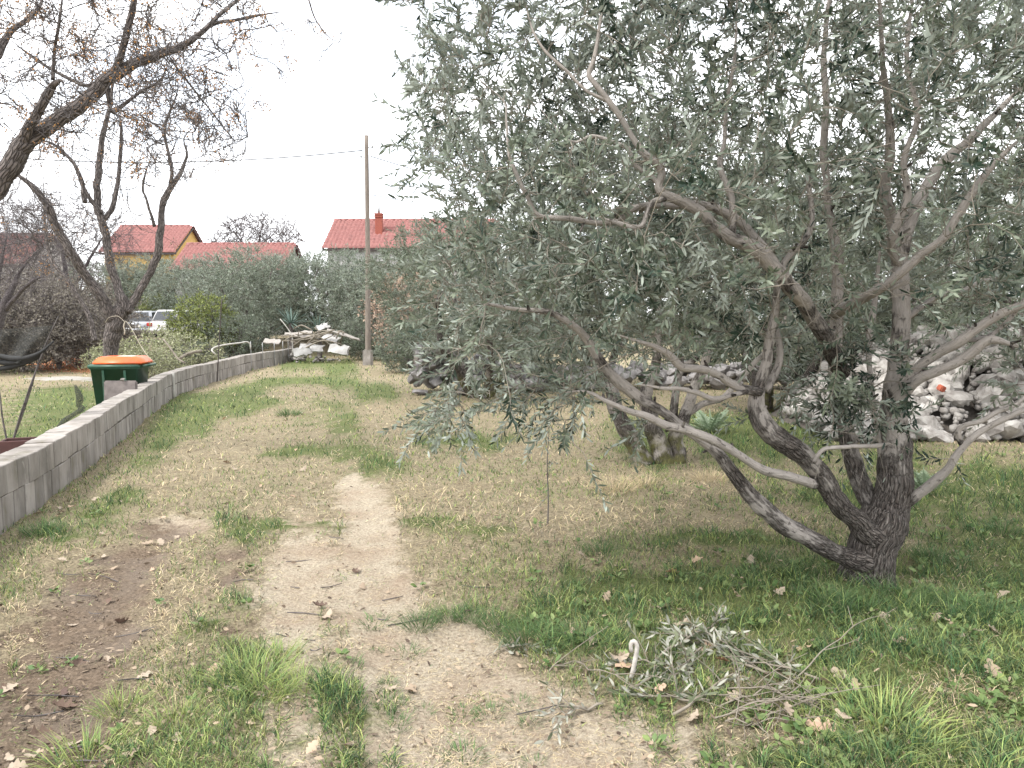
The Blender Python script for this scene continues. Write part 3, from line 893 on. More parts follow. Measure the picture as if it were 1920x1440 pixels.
def place_tufts():
    rng = np.random.default_rng(5)
    deep = [tuft_mesh('grass_tuft', 260, 0.13, 0.17, (G_DEEP * 1.1, G_GREEN), rng) for _ in range(3)]
    small = [tuft_mesh('grass_tuft', 90, 0.07, 0.075, (G_DEEP * 1.2, G_GREEN * 1.1), rng) for _ in range(3)]
    lite = [tuft_mesh('grass_tuft', 200, 0.12, 0.14, (G_GREEN * 1.2, G_YEL), rng) for _ in range(3)]
    dry = [tuft_mesh('grass_tuft', 220, 0.2, 0.26, (G_STRAW, G_PINK), rng, 0.2, 1.6) for _ in range(2)]
    for m_ in deep + small + lite + dry: m_.materials.append(MAT['grass'])
    sets = [
        (deep, 'deep green grass tuft in the row edging the bare track near the cut branches', 'dark tufts edging the track',
         [(990, 1195, .95, 'largest deep green tuft of the row edging the bare track'), (1090, 1205, .85, 'deep green tuft of the row standing nearest the cut branches'), (1035, 1190, .8), (1140, 1195, .6, 'small deep green tuft ending the row beside the cut branches'), (930, 1165, .7, 'deep green tuft of the row beside the tiny white-leaved sprig'), (880, 1150, .6), (845, 1145, .62), (790, 1160, .75, 'deep green tuft starting the row on the bare track'), (960, 1180, .7)]),
        (small, 'small isolated green grass tuft standing on the bare straw-coloured track', 'small tufts on the bare track',
         [(700, 1153, 1.2), (766, 1198, 1.0), (660, 1235, .9), (705, 1200, .5), (728, 1262, .6), (748, 1295, .6), (790, 1310, .7), (870, 1315, .9),
          (920, 1312, .9), (975, 1295, .8), (720, 1320, .7), (870, 1390, 1.1), (1000, 1398, .6), (745, 1345, .8), (990, 1330, .6)]),
        (deep, 'dark bladed grass clump at the foot of the block wall', None, [(80, 1000, .95)]),
        (lite, 'bright yellow-green grass clump between the two wheel tracks', 'bright clumps between the tracks',
         [(470, 1275, 1.3, 'tallest bright yellow-green clump between the two wheel tracks'), (500, 1300, 1.0, 'bright clump growing against the tallest one between the wheel tracks'), (160, 1405, 1.1, 'broad spiky clump rising out of the brown muddy track edge'), (225, 1320, .8, 'thin bright clump on the muddy track margin behind the spiky clump'), (330, 1350, .8, 'short bright clump midway between the mud and the tallest clump'), (520, 1230, .9, 'bright clump at the far tip of the green strip between the tracks'), (560, 1290, 1.0, 'bright clump where the green strip meets the pale bare track')]),
        (lite, 'broad pale-tipped grass clump beside the pile of cut branches', None, [(1660, 1380, 1.6)]),
        (deep, 'tall green grass clump growing round the foot of the big olive', 'tall clumps round the big olive',
         [(1560, 1150, 1.0, 'tall green clump on the limb side of the big olive foot'), (1680, 1140, 1.05, 'tall green clump hiding the right foot of the big olive trunk'), (1620, 1165, .95, 'tall green clump directly in front of the big olive trunk'), (1780, 1150, 1.0, 'green clump among pale leaves, a step right of the trunk'), (1850, 1170, 1.1, 'widest green clump among pale leaves farther right of the trunk'), (1500, 1090, .8, 'green clump just below the lowest olive limb near the trunk'), (1440, 1060, .8, 'green clump under the middle of the lowest olive limb'), (1130, 1040, 0.9, 'green clump at the edge of the dry patch, away from the trunk'), (1880, 1010, 1.0, 'green clump in the open turf beyond the slender right-hand limb'), (1740, 1060, .8, 'small green clump behind the trunk under the slender right-hand limb')]),
        (dry, 'straw-coloured dry grass clump in the open turf before the leaning olive stems', 'dry clumps by the leaning stems',
         [(1150, 925, .95, 'largest straw-coloured dry clump beside the leaning olive stems'), (1210, 915, .8, 'dry straw clump touching the foot of the leaning stems'), (1330, 905, .8, 'dry straw clump between leaning stems and the low limb')]),
        (deep, 'lone dark grass tuft in the dry strip of the far track', None, [(543, 778, 1.4)]),
    ]
    for meshes, lab, grp, spots in sets:
        for k, spot in enumerate(spots):
            px, py, s = spot[:3]; c = gnd(px, py)
            o = link('grass_tuft', meshes[k % len(meshes)], None, None, (c[0], c[1], Hs(c[0], c[1])), (0, 0, rng.uniform(0, 6.28)), None, s)
            tag(o, spot[3] if len(spot) > 3 else lab, 'grass tuft', grp)


place_tufts()

# ------------------------------------------------------------------ tree tools
def limb(pts, D0, sway=True):
    """pts [(px,py,r_px,dY)] -> resampled (n,4): position, radius"""
    A = []
    for (px, py, r, dd) in pts:
        A.append(np.append(pix(px, py, D0 + dd), r * (D0 + dd) / F))
    return np.array(A)


def limb_mesh(name, A, step=0.03, sides=16, rough=0.06, seed=0, old=0.6, moss_z=None, flare=0.0, taper=0.0, base_old=0.0):
    A = catmull(A, step)
    A[:, 3] = np.maximum(A[:, 3], 0.002)
    if taper:
        tt = np.linspace(0, 1, len(A)); A[:, 3] *= 1 - taper * np.clip((tt - 0.72) / 0.28, 0, 1) ** 1.3
    d = np.arange(len(A)) * step
    for ax in range(3):                                     # small crooks
        A[:, ax] += (fbm(np.stack([d * 6, np.full_like(d, seed * 3.1 + ax), d * 0], -1), 3, seed + ax) - 0.5) * np.clip(A[:, 3], 0.016, 0.07) * 0.8
    A[:, 3] *= 0.90 + 0.20 * fbm(np.stack([d * 9, np.full_like(d, seed + .5), d * 0], -1), 2, seed + 9)
    V, Q, bc, rad, ring = tubes(A[None, :, :3], A[None, :, 3], sides)
    ridg = 1 - np.abs(2 * fbm(np.stack([bc[:, 0] * 30, bc[:, 1] * 30, bc[:, 2] * 7], -1), 3, seed) - 1)
    lump = fbm(V * 9, 2, seed + 4) - 0.5
    amt = np.clip(rad / 0.09, 0.1, 1)
    V = V + ring * (rad * (rough * 0.6 * amt * (ridg - 0.75) * 2.2 + 0.12 * lump))[:, None]
    if flare:
        k = np.clip(1 - V[:, 2] / 0.22, 0, 1) ** 2
        lob = 1 + 0.5 * np.sin(np.arctan2(bc[:, 1], bc[:, 0]) * 5 + seed)
        V = V + ring * (rad * flare * k * lob)[:, None]
    # end caps
    n = len(V)
    V = np.vstack([V, A[0, :3], A[-1, :3] + (A[-1, :3] - A[-2, :3]) * 0.2])
    s = sides
    T1 = np.stack([np.full(s, n), (np.arange(s) + 1) % s, np.arange(s)], -1)
    b = n - s
    T2 = np.stack([np.full(s, n + 1), b + np.arange(s), b + (np.arange(s) + 1) % s], -1)
    bc = np.vstack([bc, bc[0], bc[-1]])
    rr = np.append(rad, [rad[0], rad[-1]])
    oldv = np.clip(old + 0.3 * np.clip((rr - 0.05) / 0.06, -0.6, 0.6), 0, 1)
    if base_old: oldv = np.clip(oldv + 0.6 * np.exp(-bc[:, 2] / base_old), 0, 1.2)
    at = {'bc': bc + np.array((seed * 1.7, seed * 0.9, seed * 2.3)), 'old': oldv}
    at['moss'] = np.clip((moss_z - V[:, 2]) / 0.2, 0, 1) if moss_z else np.zeros(len(V))
    return new_mesh(name, V, [Q, np.vstack([T1, T2])], at), A


class Skel:
    def __init__(self):
        self.p, self.r, self.t = [], [], []

    def add(self, A, skip=0.0):
        A = np.asarray(A)
        t = unit(np.gradient(A[:, :3], axis=0))
        n0 = int(len(A) * skip)
        self.p.append(A[n0:, :3]); self.r.append(A[n0:, 3]); self.t.append(t[n0:])


def grow(sk, targets, rng, r_len=0.013, r_tip=0.0022, curl=0.16, gravity=0.0, nodes=6):
    P0, R0, T0 = np.vstack(sk.p), np.concatenate(sk.r), np.vstack(sk.t)
    n0 = len(P0); cap = n0 + len(targets) * nodes
    P, R, T = np.empty((cap, 3)), np.empty(cap), np.empty((cap, 3))
    P[:n0], R[:n0], T[:n0] = P0, R0, T0
    n = n0
    dm = np.array([((P0 - t) ** 2).sum(1).min() for t in targets])
    chains, rads = [], []
    ts = np.linspace(0, 1, nodes)[:, None]
    for i in np.argsort(dm):
        t = targets[i]
        dv = t - P[:n]
        d2 = (dv * dv).sum(1)
        back = -np.minimum((dv * T[:n]).sum(1) / np.sqrt(d2 + 1e-9), 0)          # do not grow backwards
        j = np.argmin(d2 * (1 + 1.5 * back))
        s = P[j]; Ln = math.sqrt(d2[j])
        if Ln < 0.03: continue
        w = rng.normal(0, 1, 3) * Ln * curl
        c = s + (unit(T[j] * 0.8 + (t - s) / Ln)) * Ln * 0.45 + w
        e = t + np.array((0, 0, -gravity * Ln))
        B = (1 - ts) ** 2 * s + 2 * ts * (1 - ts) * c + ts ** 2 * e
        B[1:-1] += rng.normal(0, Ln * 0.018, (nodes - 2, 3))
        r0 = min(R[j] * 0.8, 0.003 + r_len * Ln)
        rr = r0 + (r_tip - r0) * ts[:, 0] ** 0.8
        rr = np.maximum(rr, r_tip * 0.8)
        chains.append(B); rads.append(rr)
        k = nodes - 1
        P[n:n + k] = B[1:]; R[n:n + k] = rr[1:]; T[n:n + k] = unit(np.gradient(B, axis=0))[1:]
        n += k
    return np.array(chains), np.array(rads)


def twig_mesh(name, groups, old=0.35):
    """groups: [(P,R,sides)]"""
    Vs, Qs, Bs, b = [], [], [], 0
    for P, R, s in groups:
        if len(P) == 0: continue
        V, Q, bc, rad, _ = tubes(P, R, s)
        Vs.append(V); Qs.append(Q + b); Bs.append(bc); b += len(V)
    V, Q, B = np.vstack(Vs), np.vstack(Qs), np.vstack(Bs)
    return new_mesh(name, V, [Q], {'bc': B, 'old': np.full(len(V), old), 'moss': np.zeros(len(V))})


def shoots_from(chains, per, rng, lmin, lmax, up=0.35, spread=0.9, centre=None, outw=0.5, along=(0.35, 1.0)):
    C, Nn, _ = chains.shape
    ci = np.repeat(np.arange(C), per)
    K = len(ci)
    f = rng.uniform(along[0], along[1], K) * (Nn - 1)
    f[::per] = Nn - 1.001                          # one shoot carries on from the tip
    i0 = np.minimum(f.astype(int), Nn - 2); w = (f - i0)[:, None]
    S = chains[ci, i0] * (1 - w) + chains[ci, i0 + 1] * w
    T = unit(chains[ci, i0 + 1] - chains[ci, i0])
    D = T + rng.normal(0, spread, (K, 3)) * 0.62 + np.array((0, 0, up))
    if centre is not None:
        D = D + unit(S - centre) * outw
    D = unit(D)
    L = rng.uniform(lmin, lmax, K)
    return S, D, L


def shoot_curves(S, D, L, rng, droop=0.25, n=5):
    s = np.linspace(0, 1, n)[None, :, None]
    B = rng.normal(0, 0.22, (len(S), 1, 3)) - np.array((0, 0, droop))
    return S[:, None, :] + D[:, None, :] * s * L[:, None, None] + B * (s ** 2) * L[:, None, None]


def leaves_on(CV, L, rng, gap, leafL, leafW, ang=(0.5, 1.05), pairs=True, start=0.12):
    """CV (K,n,3) shoot curves -> leaf origin, direction, normal, length, width"""
    K, n, _ = CV.shape
    M = int(np.ceil(L.max() / gap))
    cnt = np.maximum(2, (L / gap)).astype(int)
    jj = np.arange(M)[None, :]
    mask = jj < cnt[:, None]
    s = start + (1 - start) * (jj + rng.uniform(-0.2, 0.2, (K, M)) + 0.6) / cnt[:, None]
    s = np.clip(s, 0, 0.999)
    O, Dr, Nm = [], [], []
    f = s * (n - 1); i0 = np.minimum(f.astype(int), n - 2); w = (f - i0)[..., None]
    kk = np.arange(K)[:, None]
    p = CV[kk, i0] * (1 - w) + CV[kk, i0 + 1] * w
    T = unit(CV[kk, i0 + 1] - CV[kk, i0])
    ref = np.where(np.abs(T[..., 2:3]) < 0.85, np.array((0, 0, 1.0)), np.array((1.0, 0, 0)))
    U = unit(np.cross(T, ref)); W = np.cross(T, U)
    ph0 = rng.uniform(0, 2 * np.pi, (K, 1)) + jj * (np.pi / 2) + rng.normal(0, 0.3, (K, M))
    for side in ((0, np.pi) if pairs else (0,)):
        ph = (ph0 + side)[..., None]
        a = rng.uniform(*ang, (K, M))[..., None] * (1 - 0.35 * s[..., None] ** 3)
        rad = U * np.cos(ph) + W * np.sin(ph)
        d = unit(T * np.cos(a) + rad * np.sin(a) + rng.normal(0, 0.13, (K, M, 3)))
        nm = unit(T - (T * d).sum(-1, keepdims=True) * d + rng.normal(0, 0.25, (K, M, 3)) + np.array((0, 0, 0.25)))
        O.append(p[mask]); Dr.append(d[mask]); Nm.append(nm[mask])
    O, Dr, Nm = np.vstack(O), np.vstack(Dr), np.vstack(Nm)
    m = len(O)
    return O, Dr, Nm, leafL * rng.uniform(0.65, 1.2, m), leafW * rng.uniform(0.75, 1.2, m)


def leaf_mesh(name, O, D, Nm, L, W, rng, lod=6, var=None, cup=0.25):
    m = len(O)
    Sd = unit(np.cross(D, Nm)); Nn = np.cross(Sd, D)
    l, w = L[:, None], W[:, None] * 0.5
    if lod == 6:
        V = np.stack([O, O + D * l * .32 + Sd * w - Nn * l * .02, O + D * l * .32 - Sd * w - Nn * l * .02,
                      O + D * l * .68 + Sd * w * .85 - Nn * l * cup * .25, O + D * l * .68 - Sd * w * .85 - Nn * l * cup * .25, O + D * l * .97 - Nn * l * cup * .55], 1)
        i = np.arange(m)[:, None] * 6
        faces = [i + np.array([[1, 3, 4, 2]]), np.vstack([i + np.array([[0, 1, 2]]), i + np.array([[3, 5, 4]])])]
    else:
        V = np.stack([O, O + D * l * .45 + Sd * w, O + D * l - Nn * l * .08, O + D * l * .45 - Sd * w], 1)
        i = np.arange(m)[:, None] * 4
        faces = [i + np.array([[0, 1, 2, 3]])]
    v = rng.uniform(0, 1, m) if var is None else var
    return new_mesh(name, V.reshape(-1, 3), faces, {'var': np.repeat(v, lod if lod == 6 else 4)}, smooth=False)


def in_poly(px, py, poly):
    poly = np.asarray(poly, float)
    r = np.zeros(len(px), bool); j = len(poly) - 1
    for i in range(len(poly)):
        xi, yi, xj, yj = *poly[i], *poly[j]
        c = ((yi > py) != (yj > py)) & (px < (xj - xi) * (py - yi) / (yj - yi + 1e-12) + xi)
        r ^= c; j = i
    return r


def thin_out(P, dmin):
    """keep points at least dmin apart (grid based)"""
    seen, keep = {}, []
    for i, p in enumerate(P):
        c = tuple(np.floor(p / dmin).astype(int))
        if c in seen: continue
        seen[c] = 1; keep.append(i)
    return P[keep]


soil_crumbs()
weeds()


# ------------------------------------------------------------------ the big olive
def big_olive():
    rng = np.random.default_rng(21)
    base = gnd(1632, 1100); D0 = base[1]
    root = empty('olive_tree', (base[0], base[1], 0), 0,
                 'large spreading olive with dark twisted low limbs and silvery foliage in the grass', 'tree')
    off = np.array((base[0], base[1], 0))
    # (px, py, half-width px, distance offset)
    limbs = {
        'trunk': [(1632, 1135, 74, .0), (1632, 1085, 60, .0), (1640, 1040, 56, .0), (1650, 1000, 56, .0), (1662, 960, 52, .02)],
        'a': [(1625, 1060, 34, -.05), (1585, 1043, 27, -.08), (1530, 1015, 25, -.12), (1470, 985, 25, -.16), (1420, 945, 23, -.2), (1380, 895, 19, -.22), (1345, 850, 17, -.22),
              (1305, 815, 15, -.2), (1276, 797, 14, -.2), (1235, 770, 13, -.2), (1197, 745, 15, -.2), (1160, 715, 16, -.22), (1130, 684, 13, -.25), (1097, 636, 12, -.3), (1073, 611, 10, -.35),
              (1030, 585, 8, -.4), (970, 580, 6, -.45), (910, 570, 4, -.5)],
        'b': [(1640, 1010, 40, -.06), (1600, 975, 30, -.1), (1560, 930, 27, -.13), (1530, 880, 26, -.16), (1505, 850, 27, -.18), (1465, 825, 28, -.2), (1432, 800, 28, -.2),
              (1418, 765, 24, -.2), (1424, 725, 19, -.2), (1436, 680, 14, -.2), (1441, 640, 12, -.2), (1455, 580, 10, -.2), (1465, 500, 9, -.2), (1520, 430, 8, -.15), (1515, 330, 6, -.1)],
        'b2': [(1435, 735, 11, -.15), (1458, 690, 10, -.1), (1462, 650, 9, -.08), (1450, 590, 7, -.0)],
        'c': [(1527, 908, 14, -.18), (1480, 893, 13, -.25), (1430, 880, 13, -.32), (1385, 852, 12, -.36), (1340, 826, 12, -.4), (1295, 808, 12, -.42), (1255, 800, 12, -.44),
              (1215, 782, 11, -.46), (1180, 772, 9, -.48), (1140, 755, 8, -.5), (1100, 735, 6, -.5), (1060, 735, 4, -.55)],
        'd': [(1425, 735, 13, -.22), (1385, 725, 12, -.3), (1350, 705, 11, -.36), (1315, 692, 11, -.4), (1278, 688, 11, -.44), (1258, 668, 10, -.46), (1235, 655, 8, -.48), (1212, 645, 6, -.5), (1150, 625, 4, -.55)],
        'e': [(1400, 735, 7, -.3), (1365, 743, 7, -.36), (1335, 748, 7, -.4), (1305, 735, 7, -.42), (1270, 728, 6, -.44), (1245, 728, 5, -.46), (1190, 720, 3, -.5)],
        'f': [(1660, 1000, 50, .03), (1672, 930, 46, .06), (1676, 870, 42, .1), (1675, 800, 38, .14), (1678, 740, 30, .18), (1684, 660, 24, .22), (1690, 580, 22, .26), (1688, 520, 21, .3),
              (1683, 450, 19, .34), (1668, 400, 14, .34), (1660, 340, 13, .3), (1668, 290, 12, .25), (1665, 200, 9, .2), (1655, 120, 7, .1), (1650, 20, 5, .0), (1640, -80, 4, .0)],
        'f2': [(1688, 500, 12, .3), (1672, 470, 11, .25), (1678, 430, 11, .2), (1700, 370, 10, .2), (1695, 300, 8, .2), (1720, 220, 7, .25), (1700, 120, 6, .3), (1710, 10, 5, .3), (1715, -90, 3, .3)],
        'f3': [(1690, 480, 16, .36), (1712, 400, 15, .42), (1740, 345, 14, .5), (1770, 305, 14, .55), (1810, 270, 12, .6), (1850, 230, 9, .65), (1900, 180, 6, .7), (1960, 110, 4, .75)],
        'g': [(1655, 985, 32, .1), (1622, 925, 25, .16), (1600, 870, 23, .22), (1585, 810, 21, .28), (1572, 740, 19, .34), (1568, 660, 17, .36), (1572, 560, 15, .4), (1570, 480, 13, .42), (1555, 400, 10, .42), (1545, 300, 9, .4), (1548, 200, 9, .4), (1545, 90, 7, .4), (1560, -30, 5, .4)],
        'g2': [(1640, 940, 10, .08), (1655, 890, 9, .1), (1650, 840, 8, .12), (1640, 770, 7, .14), (1630, 690, 7, .2), (1630, 630, 9, .25), (1640, 560, 8, .3), (1650, 470, 6, .3)],
        'h': [(1580, 700, 22, .1), (1548, 640, 22, -.1), (1515, 580, 21, -.25), (1478, 530, 20, -.4), (1440, 490, 19, -.45), (1405, 462, 19, -.5), (1370, 448, 17, -.52), (1338, 425, 15, -.54),
              (1310, 395, 15, -.56), (1275, 378, 14, -.58), (1248, 368, 13, -.6), (1234, 352, 11, -.6), (1240, 325, 11, -.6), (1228, 305, 10, -.62), (1205, 288, 10, -.64), (1185, 258, 8, -.66),
              (1165, 225, 8, -.68), (1140, 190, 8, -.7), (1115, 155, 7, -.72), (1105, 140, 7, -.72), (1115, 110, 6, -.72), (1122, 70, 5, -.72), (1127, 20, 4, -.7), (1130, -60, 3, -.7)],
        'h2': [(1482, 535, 13, -.42), (1440, 478, 13, -.4), (1400, 430, 12, -.36), (1372, 405, 12, -.36), (1340, 390, 11, -.36), (1300, 383, 10, -.38), (1255, 387, 10, -.4), (1215, 385, 9, -.42),
               (1185, 392, 9, -.44), (1160, 412, 8, -.46), (1120, 418, 7, -.5), (1070, 410, 7, -.55), (1012, 405, 6, -.6), (990, 370, 6, -.62), (970, 330, 6, -.64), (955, 290, 5, -.66), (950, 230, 4, -.68), (945, 190, 3, -.68), (900, 150, 2, -.7)],
        'h3': [(1248, 372, 8, -.6), (1222, 380, 8, -.63), (1210, 405, 7, -.66), (1202, 425, 6, -.68), (1180, 425, 7, -.68), (1148, 415, 6, -.68), (1125, 408, 4, -.7)],
        'h4': [(1372, 445, 10, -.5), (1374, 410, 10, -.5), (1372, 370, 9, -.48), (1350, 310, 8, -.44), (1358, 270, 6, -.4), (1362, 200, 5, -.4), (1375, 120, 5, -.4), (1380, 60, 4, -.4), (1382, -40, 3, -.4)],
        'h5': [(1248, 366, 6, -.6), (1225, 335, 6, -.6), (1190, 310, 6, -.62), (1180, 280, 6, -.64), (1150, 265, 5, -.68), (1110, 255, 4, -.7), (1070, 265, 3, -.72), (1015, 205, 2, -.74)],
        'h6': [(1140, 190, 5, -.7), (1100, 170, 4, -.72), (1060, 130, 4, -.72), (1025, 100, 4, -.72), (1000, 60, 3, -.72), (985, 0, 2, -.7)],
        'i': [(1566, 590, 15, .36), (1600, 570, 14, .1), (1640, 548, 13, -.1), (1680, 520, 12, -.2), (1725, 480, 12, -.25), (1765, 450, 11, -.3), (1795, 405, 11, -.32), (1820, 365, 10, -.34), (1848, 325, 9, -.36), (1900, 270, 6, -.4), (1960, 230, 4, -.4)],
        'j': [(1672, 745, 22, .1), (1715, 693, 14, .0), (1755, 668, 13, -.06), (1800, 640, 14, -.12), (1840, 612, 13, -.16), (1880, 588, 12, -.2), (1925, 568, 11, -.25), (1990, 540, 9, -.3), (2080, 470, 6, -.3)],
        'j2': [(1800, 636, 7, -.1), (1840, 636, 7, -.12), (1875, 615, 6, -.14), (1905, 580, 6, -.16), (1935, 530, 5, -.2), (1970, 460, 4, -.2)],
        'k': [(1672, 765, 22, .1), (1715, 715, 14, -.02), (1760, 697, 14, -.08), (1805, 673, 13, -.13), (1840, 645, 13, -.17), (1862, 636, 12, -.2), (1885, 642, 7, -.22), (1930, 652, 6, -.25), (1990, 640, 5, -.3), (2060, 600, 4, -.3)],
        'l': [(1690, 950, 16, .05), (1735, 915, 13, -.05), (1770, 885, 12, -.1), (1795, 850, 10, -.14), (1820, 822, 9, -.18), (1850, 803, 8, -.2), (1885, 785, 8, -.24), (1930, 762, 7, -.28), (2000, 720, 5, -.3)],
        'l2': [(1805, 835, 8, -.15), (1796, 812, 8, -.16), (1808, 798, 7, -.18), (1838, 790, 7, -.2), (1870, 772, 7, -.22), (1910, 755, 6, -.25), (1970, 700, 4, -.25)],
        'm': [(1692, 600, 9, .3), (1735, 570, 8, .4), (1765, 553, 8, .45), (1800, 548, 7, .5), (1850, 525, 7, .55), (1900, 522, 6, .6), (1980, 490, 4, .6)],
        'n': [(1525, 868, 6, -.3), (1545, 842, 6, -.32), (1590, 838, 6, -.3), (1640, 836, 6, -.2), (1668, 832, 6, -.05)],
    }
    sk = Skel(); keyP, keyR = [], []
    for i, (k, pts) in enumerate(limbs.items()):
        A = limb(pts, D0)
        A[:, 3] *= 0.80 if k == 'trunk' else 0.70
        A[:, :3] -= off
        big = k in ('trunk', 'a', 'b', 'f', 'g', 'h')
        me, R = limb_mesh('trunk' if k == 'trunk' else 'limb', A, 0.018 if big else 0.024, 26 if k in ('trunk', 'f') else (18 if big else 10),
                          0.11 if k == 'trunk' else 0.075, 40 + i, {'trunk': 0.85, 'a': 0.42, 'b': 0.44, 'f': 0.26, 'g': 0.26, 'h': 0.34}.get(k, 0.16),
                          None, 0.22 if k == 'trunk' else 0, 0 if big else 0.5, 0.3 if big else 0.06)
        link('trunk' if k == 'trunk' else 'limb', me, MAT['olive_bark'], root)
        if k not in ('trunk', 'n'): sk.add(R, 0.35 if k in ('a', 'b', 'f', 'g', 'c', 'd', 'h', 'j', 'k', 'l') else 0.1)
        if k not in ('m', 'g2', 'h6', 'h5'):
            Rw = R[::3].copy(); Rw[:, :3] += off
            keyP.append(Rw[:, :3]); keyR.append(Rw[:, 3])
    # where the foliage hangs
    polyA = [(770, -330), (768, 60), (780, 170), (835, 250), (770, 285), (840, 330), (815, 380), (840, 440), (825, 520), (850, 600), (850, 680),
             (785, 780), (775, 815), (810, 820), (860, 790), (960, 760), (1060, 800), (1105, 760), (1150, 680), (1220, 640), (1420, 640), (1500, 690),
             (1560, 640), (1640, 640), (1750, 580), (1920, 560), (2250, 590), (2250, -330)]
    n = 16000
    px, py = rng.uniform(690, 2250, n), rng.uniform(-330, 880, n)
    ok = in_poly(px, py, polyA)
    px, py = px[ok], py[ok]
    P = []
    for a, b in zip(px, py):
        p = pix(a, b, 4.5)
        dx = p[0] - off[0]
        hth = 1.55 * math.sqrt(max(0.06, 1 - (dx / 3.05) ** 2))
        if b > 560: hth *= 0.62
        if 1500 < a < 1720 and b > 380: hth *= 0.6
        Y = 4.55 + rng.uniform(-1, 1) * hth + (0.15 if b < 300 else 0)
        if Y < 3.25: Y = 3.25 + rng.uniform(0, 0.5)
        P.append(pix(a, b, Y))
    P = np.array(P)
    # density: thinner where the trunk stands open, fuller on the left skirt
    qx, qy = project(P)
    keep = np.ones(len(P), bool)
    u = rng.uniform(0, 1, len(P))
    keep &= ~((qx > 1480) & (qx < 1920) & (qy > 380) & (qy < 650) & (u < 0.62))
    keep &= ~((qx > 1150) & (qx < 1500) & (qy > 560) & (qy < 640) & (u < 0.5))
    keep &= ~((qy > 640) & (u < np.where(qx < 1120, 0.5, 0.85)))
    u2 = rng.uniform(0, 1, len(P))
    hole = fbm(P * 2.3, 2, 88)
    keep &= ~((qy < -40) & (u2 < 0.6)) & ~((qx > 1960) & (u2 < 0.45)) & (hole > 0.45)
    P = P[keep]
    # foliage in front of the stems
    mq = 90
    cx, cy = rng.normal(1610, 50, mq), rng.normal(725, 48, mq)
    P2 = np.array([pix(a, b, rng.uniform(4.05, 4.4)) for a, b in zip(cx, cy)])
    P2 = np.vstack([P2, [pix(a, b, 4.2) for a, b in ((1700, 800), (1712, 720), (1780, 860), (1900, 690), (1910, 720), (1890, 640), (1870, 610))]])
    tips = []
    for k in ('a', 'c', 'd', 'e', 'j', 'j2', 'k', 'l', 'l2', 'm', 'h3', 'i'):
        a_ = limb(limbs[k][-1:], D0)[0, :3]
        tips += [a_ + rng.normal(0, .16, 3) for _ in range(7)]
    P = np.vstack([thin_out(P, 0.178), thin_out(P2, 0.12), np.array(tips)]) - off
    ch, rd = grow(sk, P, rng, 0.0125, 0.0021, 0.16)
    cen = np.array((0, 0, 1.3))
    S, D, L = shoots_from(ch, 2, rng, 0.12, 0.31, 0.30, 0.85, cen, 0.35, (0.3, 1.0))
    # hanging sprays on the left skirt
    low = (S[:, 2] < 1.25)
    D[low] = unit(D[low] + np.array((-0.2, -0.1, -0.45)))
    # a few long bare suckers
    CV = shoot_curves(S, D, L, rng, 0.12)
    rs = np.linspace(0.0024, 0.0011, 5)[None, :].repeat(len(CV), 0)
    # long pale suckers with few leaves
    q_ = rng.choice(np.where(ch[:, 2, 0] > -1.7)[0], 170, replace=False)
    sS = ch[q_, 2]; sL = rng.uniform(.4, .85, 170)
    sD = unit(rng.normal(0, .7, (170, 3)) + np.array((0, 0, .45)))
    sC = shoot_curves(sS, sD, sL, rng, .1)
    sR = np.linspace(0.0028, 0.0012, 5)[None, :].repeat(170, 0)
    link('branches', twig_mesh('branches', [(ch, rd, 4), (CV[:, ::2], rs[:, ::2], 3)]), MAT['olive_twig'], root, kind='stuff')
    link('suckers', twig_mesh('suckers', [(sC, sR, 4)], 0.1), MAT['pale_twig'], root, kind='stuff')
    # stubs left by pruning
    stub = []
    allR = [(P__, T__, R__) for P__, T__, R__ in zip(np.vstack(sk.p), np.vstack(sk.t), np.concatenate(sk.r)) if R__ > .012]
    for _ in range(90):
        p__, t__, r__ = allR[rng.integers(len(allR))]
        dd = unit(np.cross(t__, rng.normal(0, 1, 3)) + t__ * .5)
        stub.append([p__ + dd * r__ * .5, p__ + dd * (r__ + .012), p__ + dd * (r__ + rng.uniform(.015, .05))])
    stub = np.array(stub)
    link('pruning_stubs', twig_mesh('pruning_stubs', [(stub, np.tile(np.array((.011, .008, .006)), (90, 1)), 6)], .6), MAT['olive_bark'], root, kind='stuff')
    O, Dr, Nm, Ll, Lw = leaves_on(CV, L, rng, 0.0180, 0.054, 0.0128)
    # keep the pruned limbs in the open
    KP, KR = np.vstack(keyP), np.concatenate(keyR)
    kx, ky = project(KP); kd = KP[:, 1]; kr = KR * F / kd
    tip = O + Dr * Ll[:, None] * 0.5
    lx, ly = project(tip + off); ld = (tip + off)[:, 1]
    drop = np.zeros(len(O), bool)
    for a in range(0, len(kx)):
        if kr[a] < 3: continue
        near = (np.abs(lx - kx[a]) < kr[a] + 6) & (np.abs(ly - ky[a]) < kr[a] + 6) & (ld < kd[a])
        drop |= near
    front_cluster = (np.abs(lx - 1615) < 95) & (np.abs(ly - 725) < 85)
    drop &= (rng.uniform(0, 1, len(O)) < 0.90) & ~front_cluster
    O, Dr, Nm, Ll, Lw = (a[~drop] for a in (O, Dr, Nm, Ll, Lw))
    # leaf tone varies by noise in darker and paler clumps
    var = np.clip(rng.beta(1.3, 2.2, len(O)) + 2.2 * (fbm((O + off) * 2.6, 2, 8) - 0.5), 0, 1)
    link('foliage', leaf_mesh('foliage', O, Dr, Nm, Ll, Lw, rng, 6, var), MAT['olive_leaf'], root, kind='stuff')
    O, Dr, Nm, Ll, Lw = leaves_on(sC, sL, rng, 0.04, 0.055, 0.012, start=.4)
    link('sucker_leaves', leaf_mesh('sucker_leaves', O, Dr, Nm, Ll, Lw, rng, 6), MAT['olive_leaf_far'], root, kind='stuff')
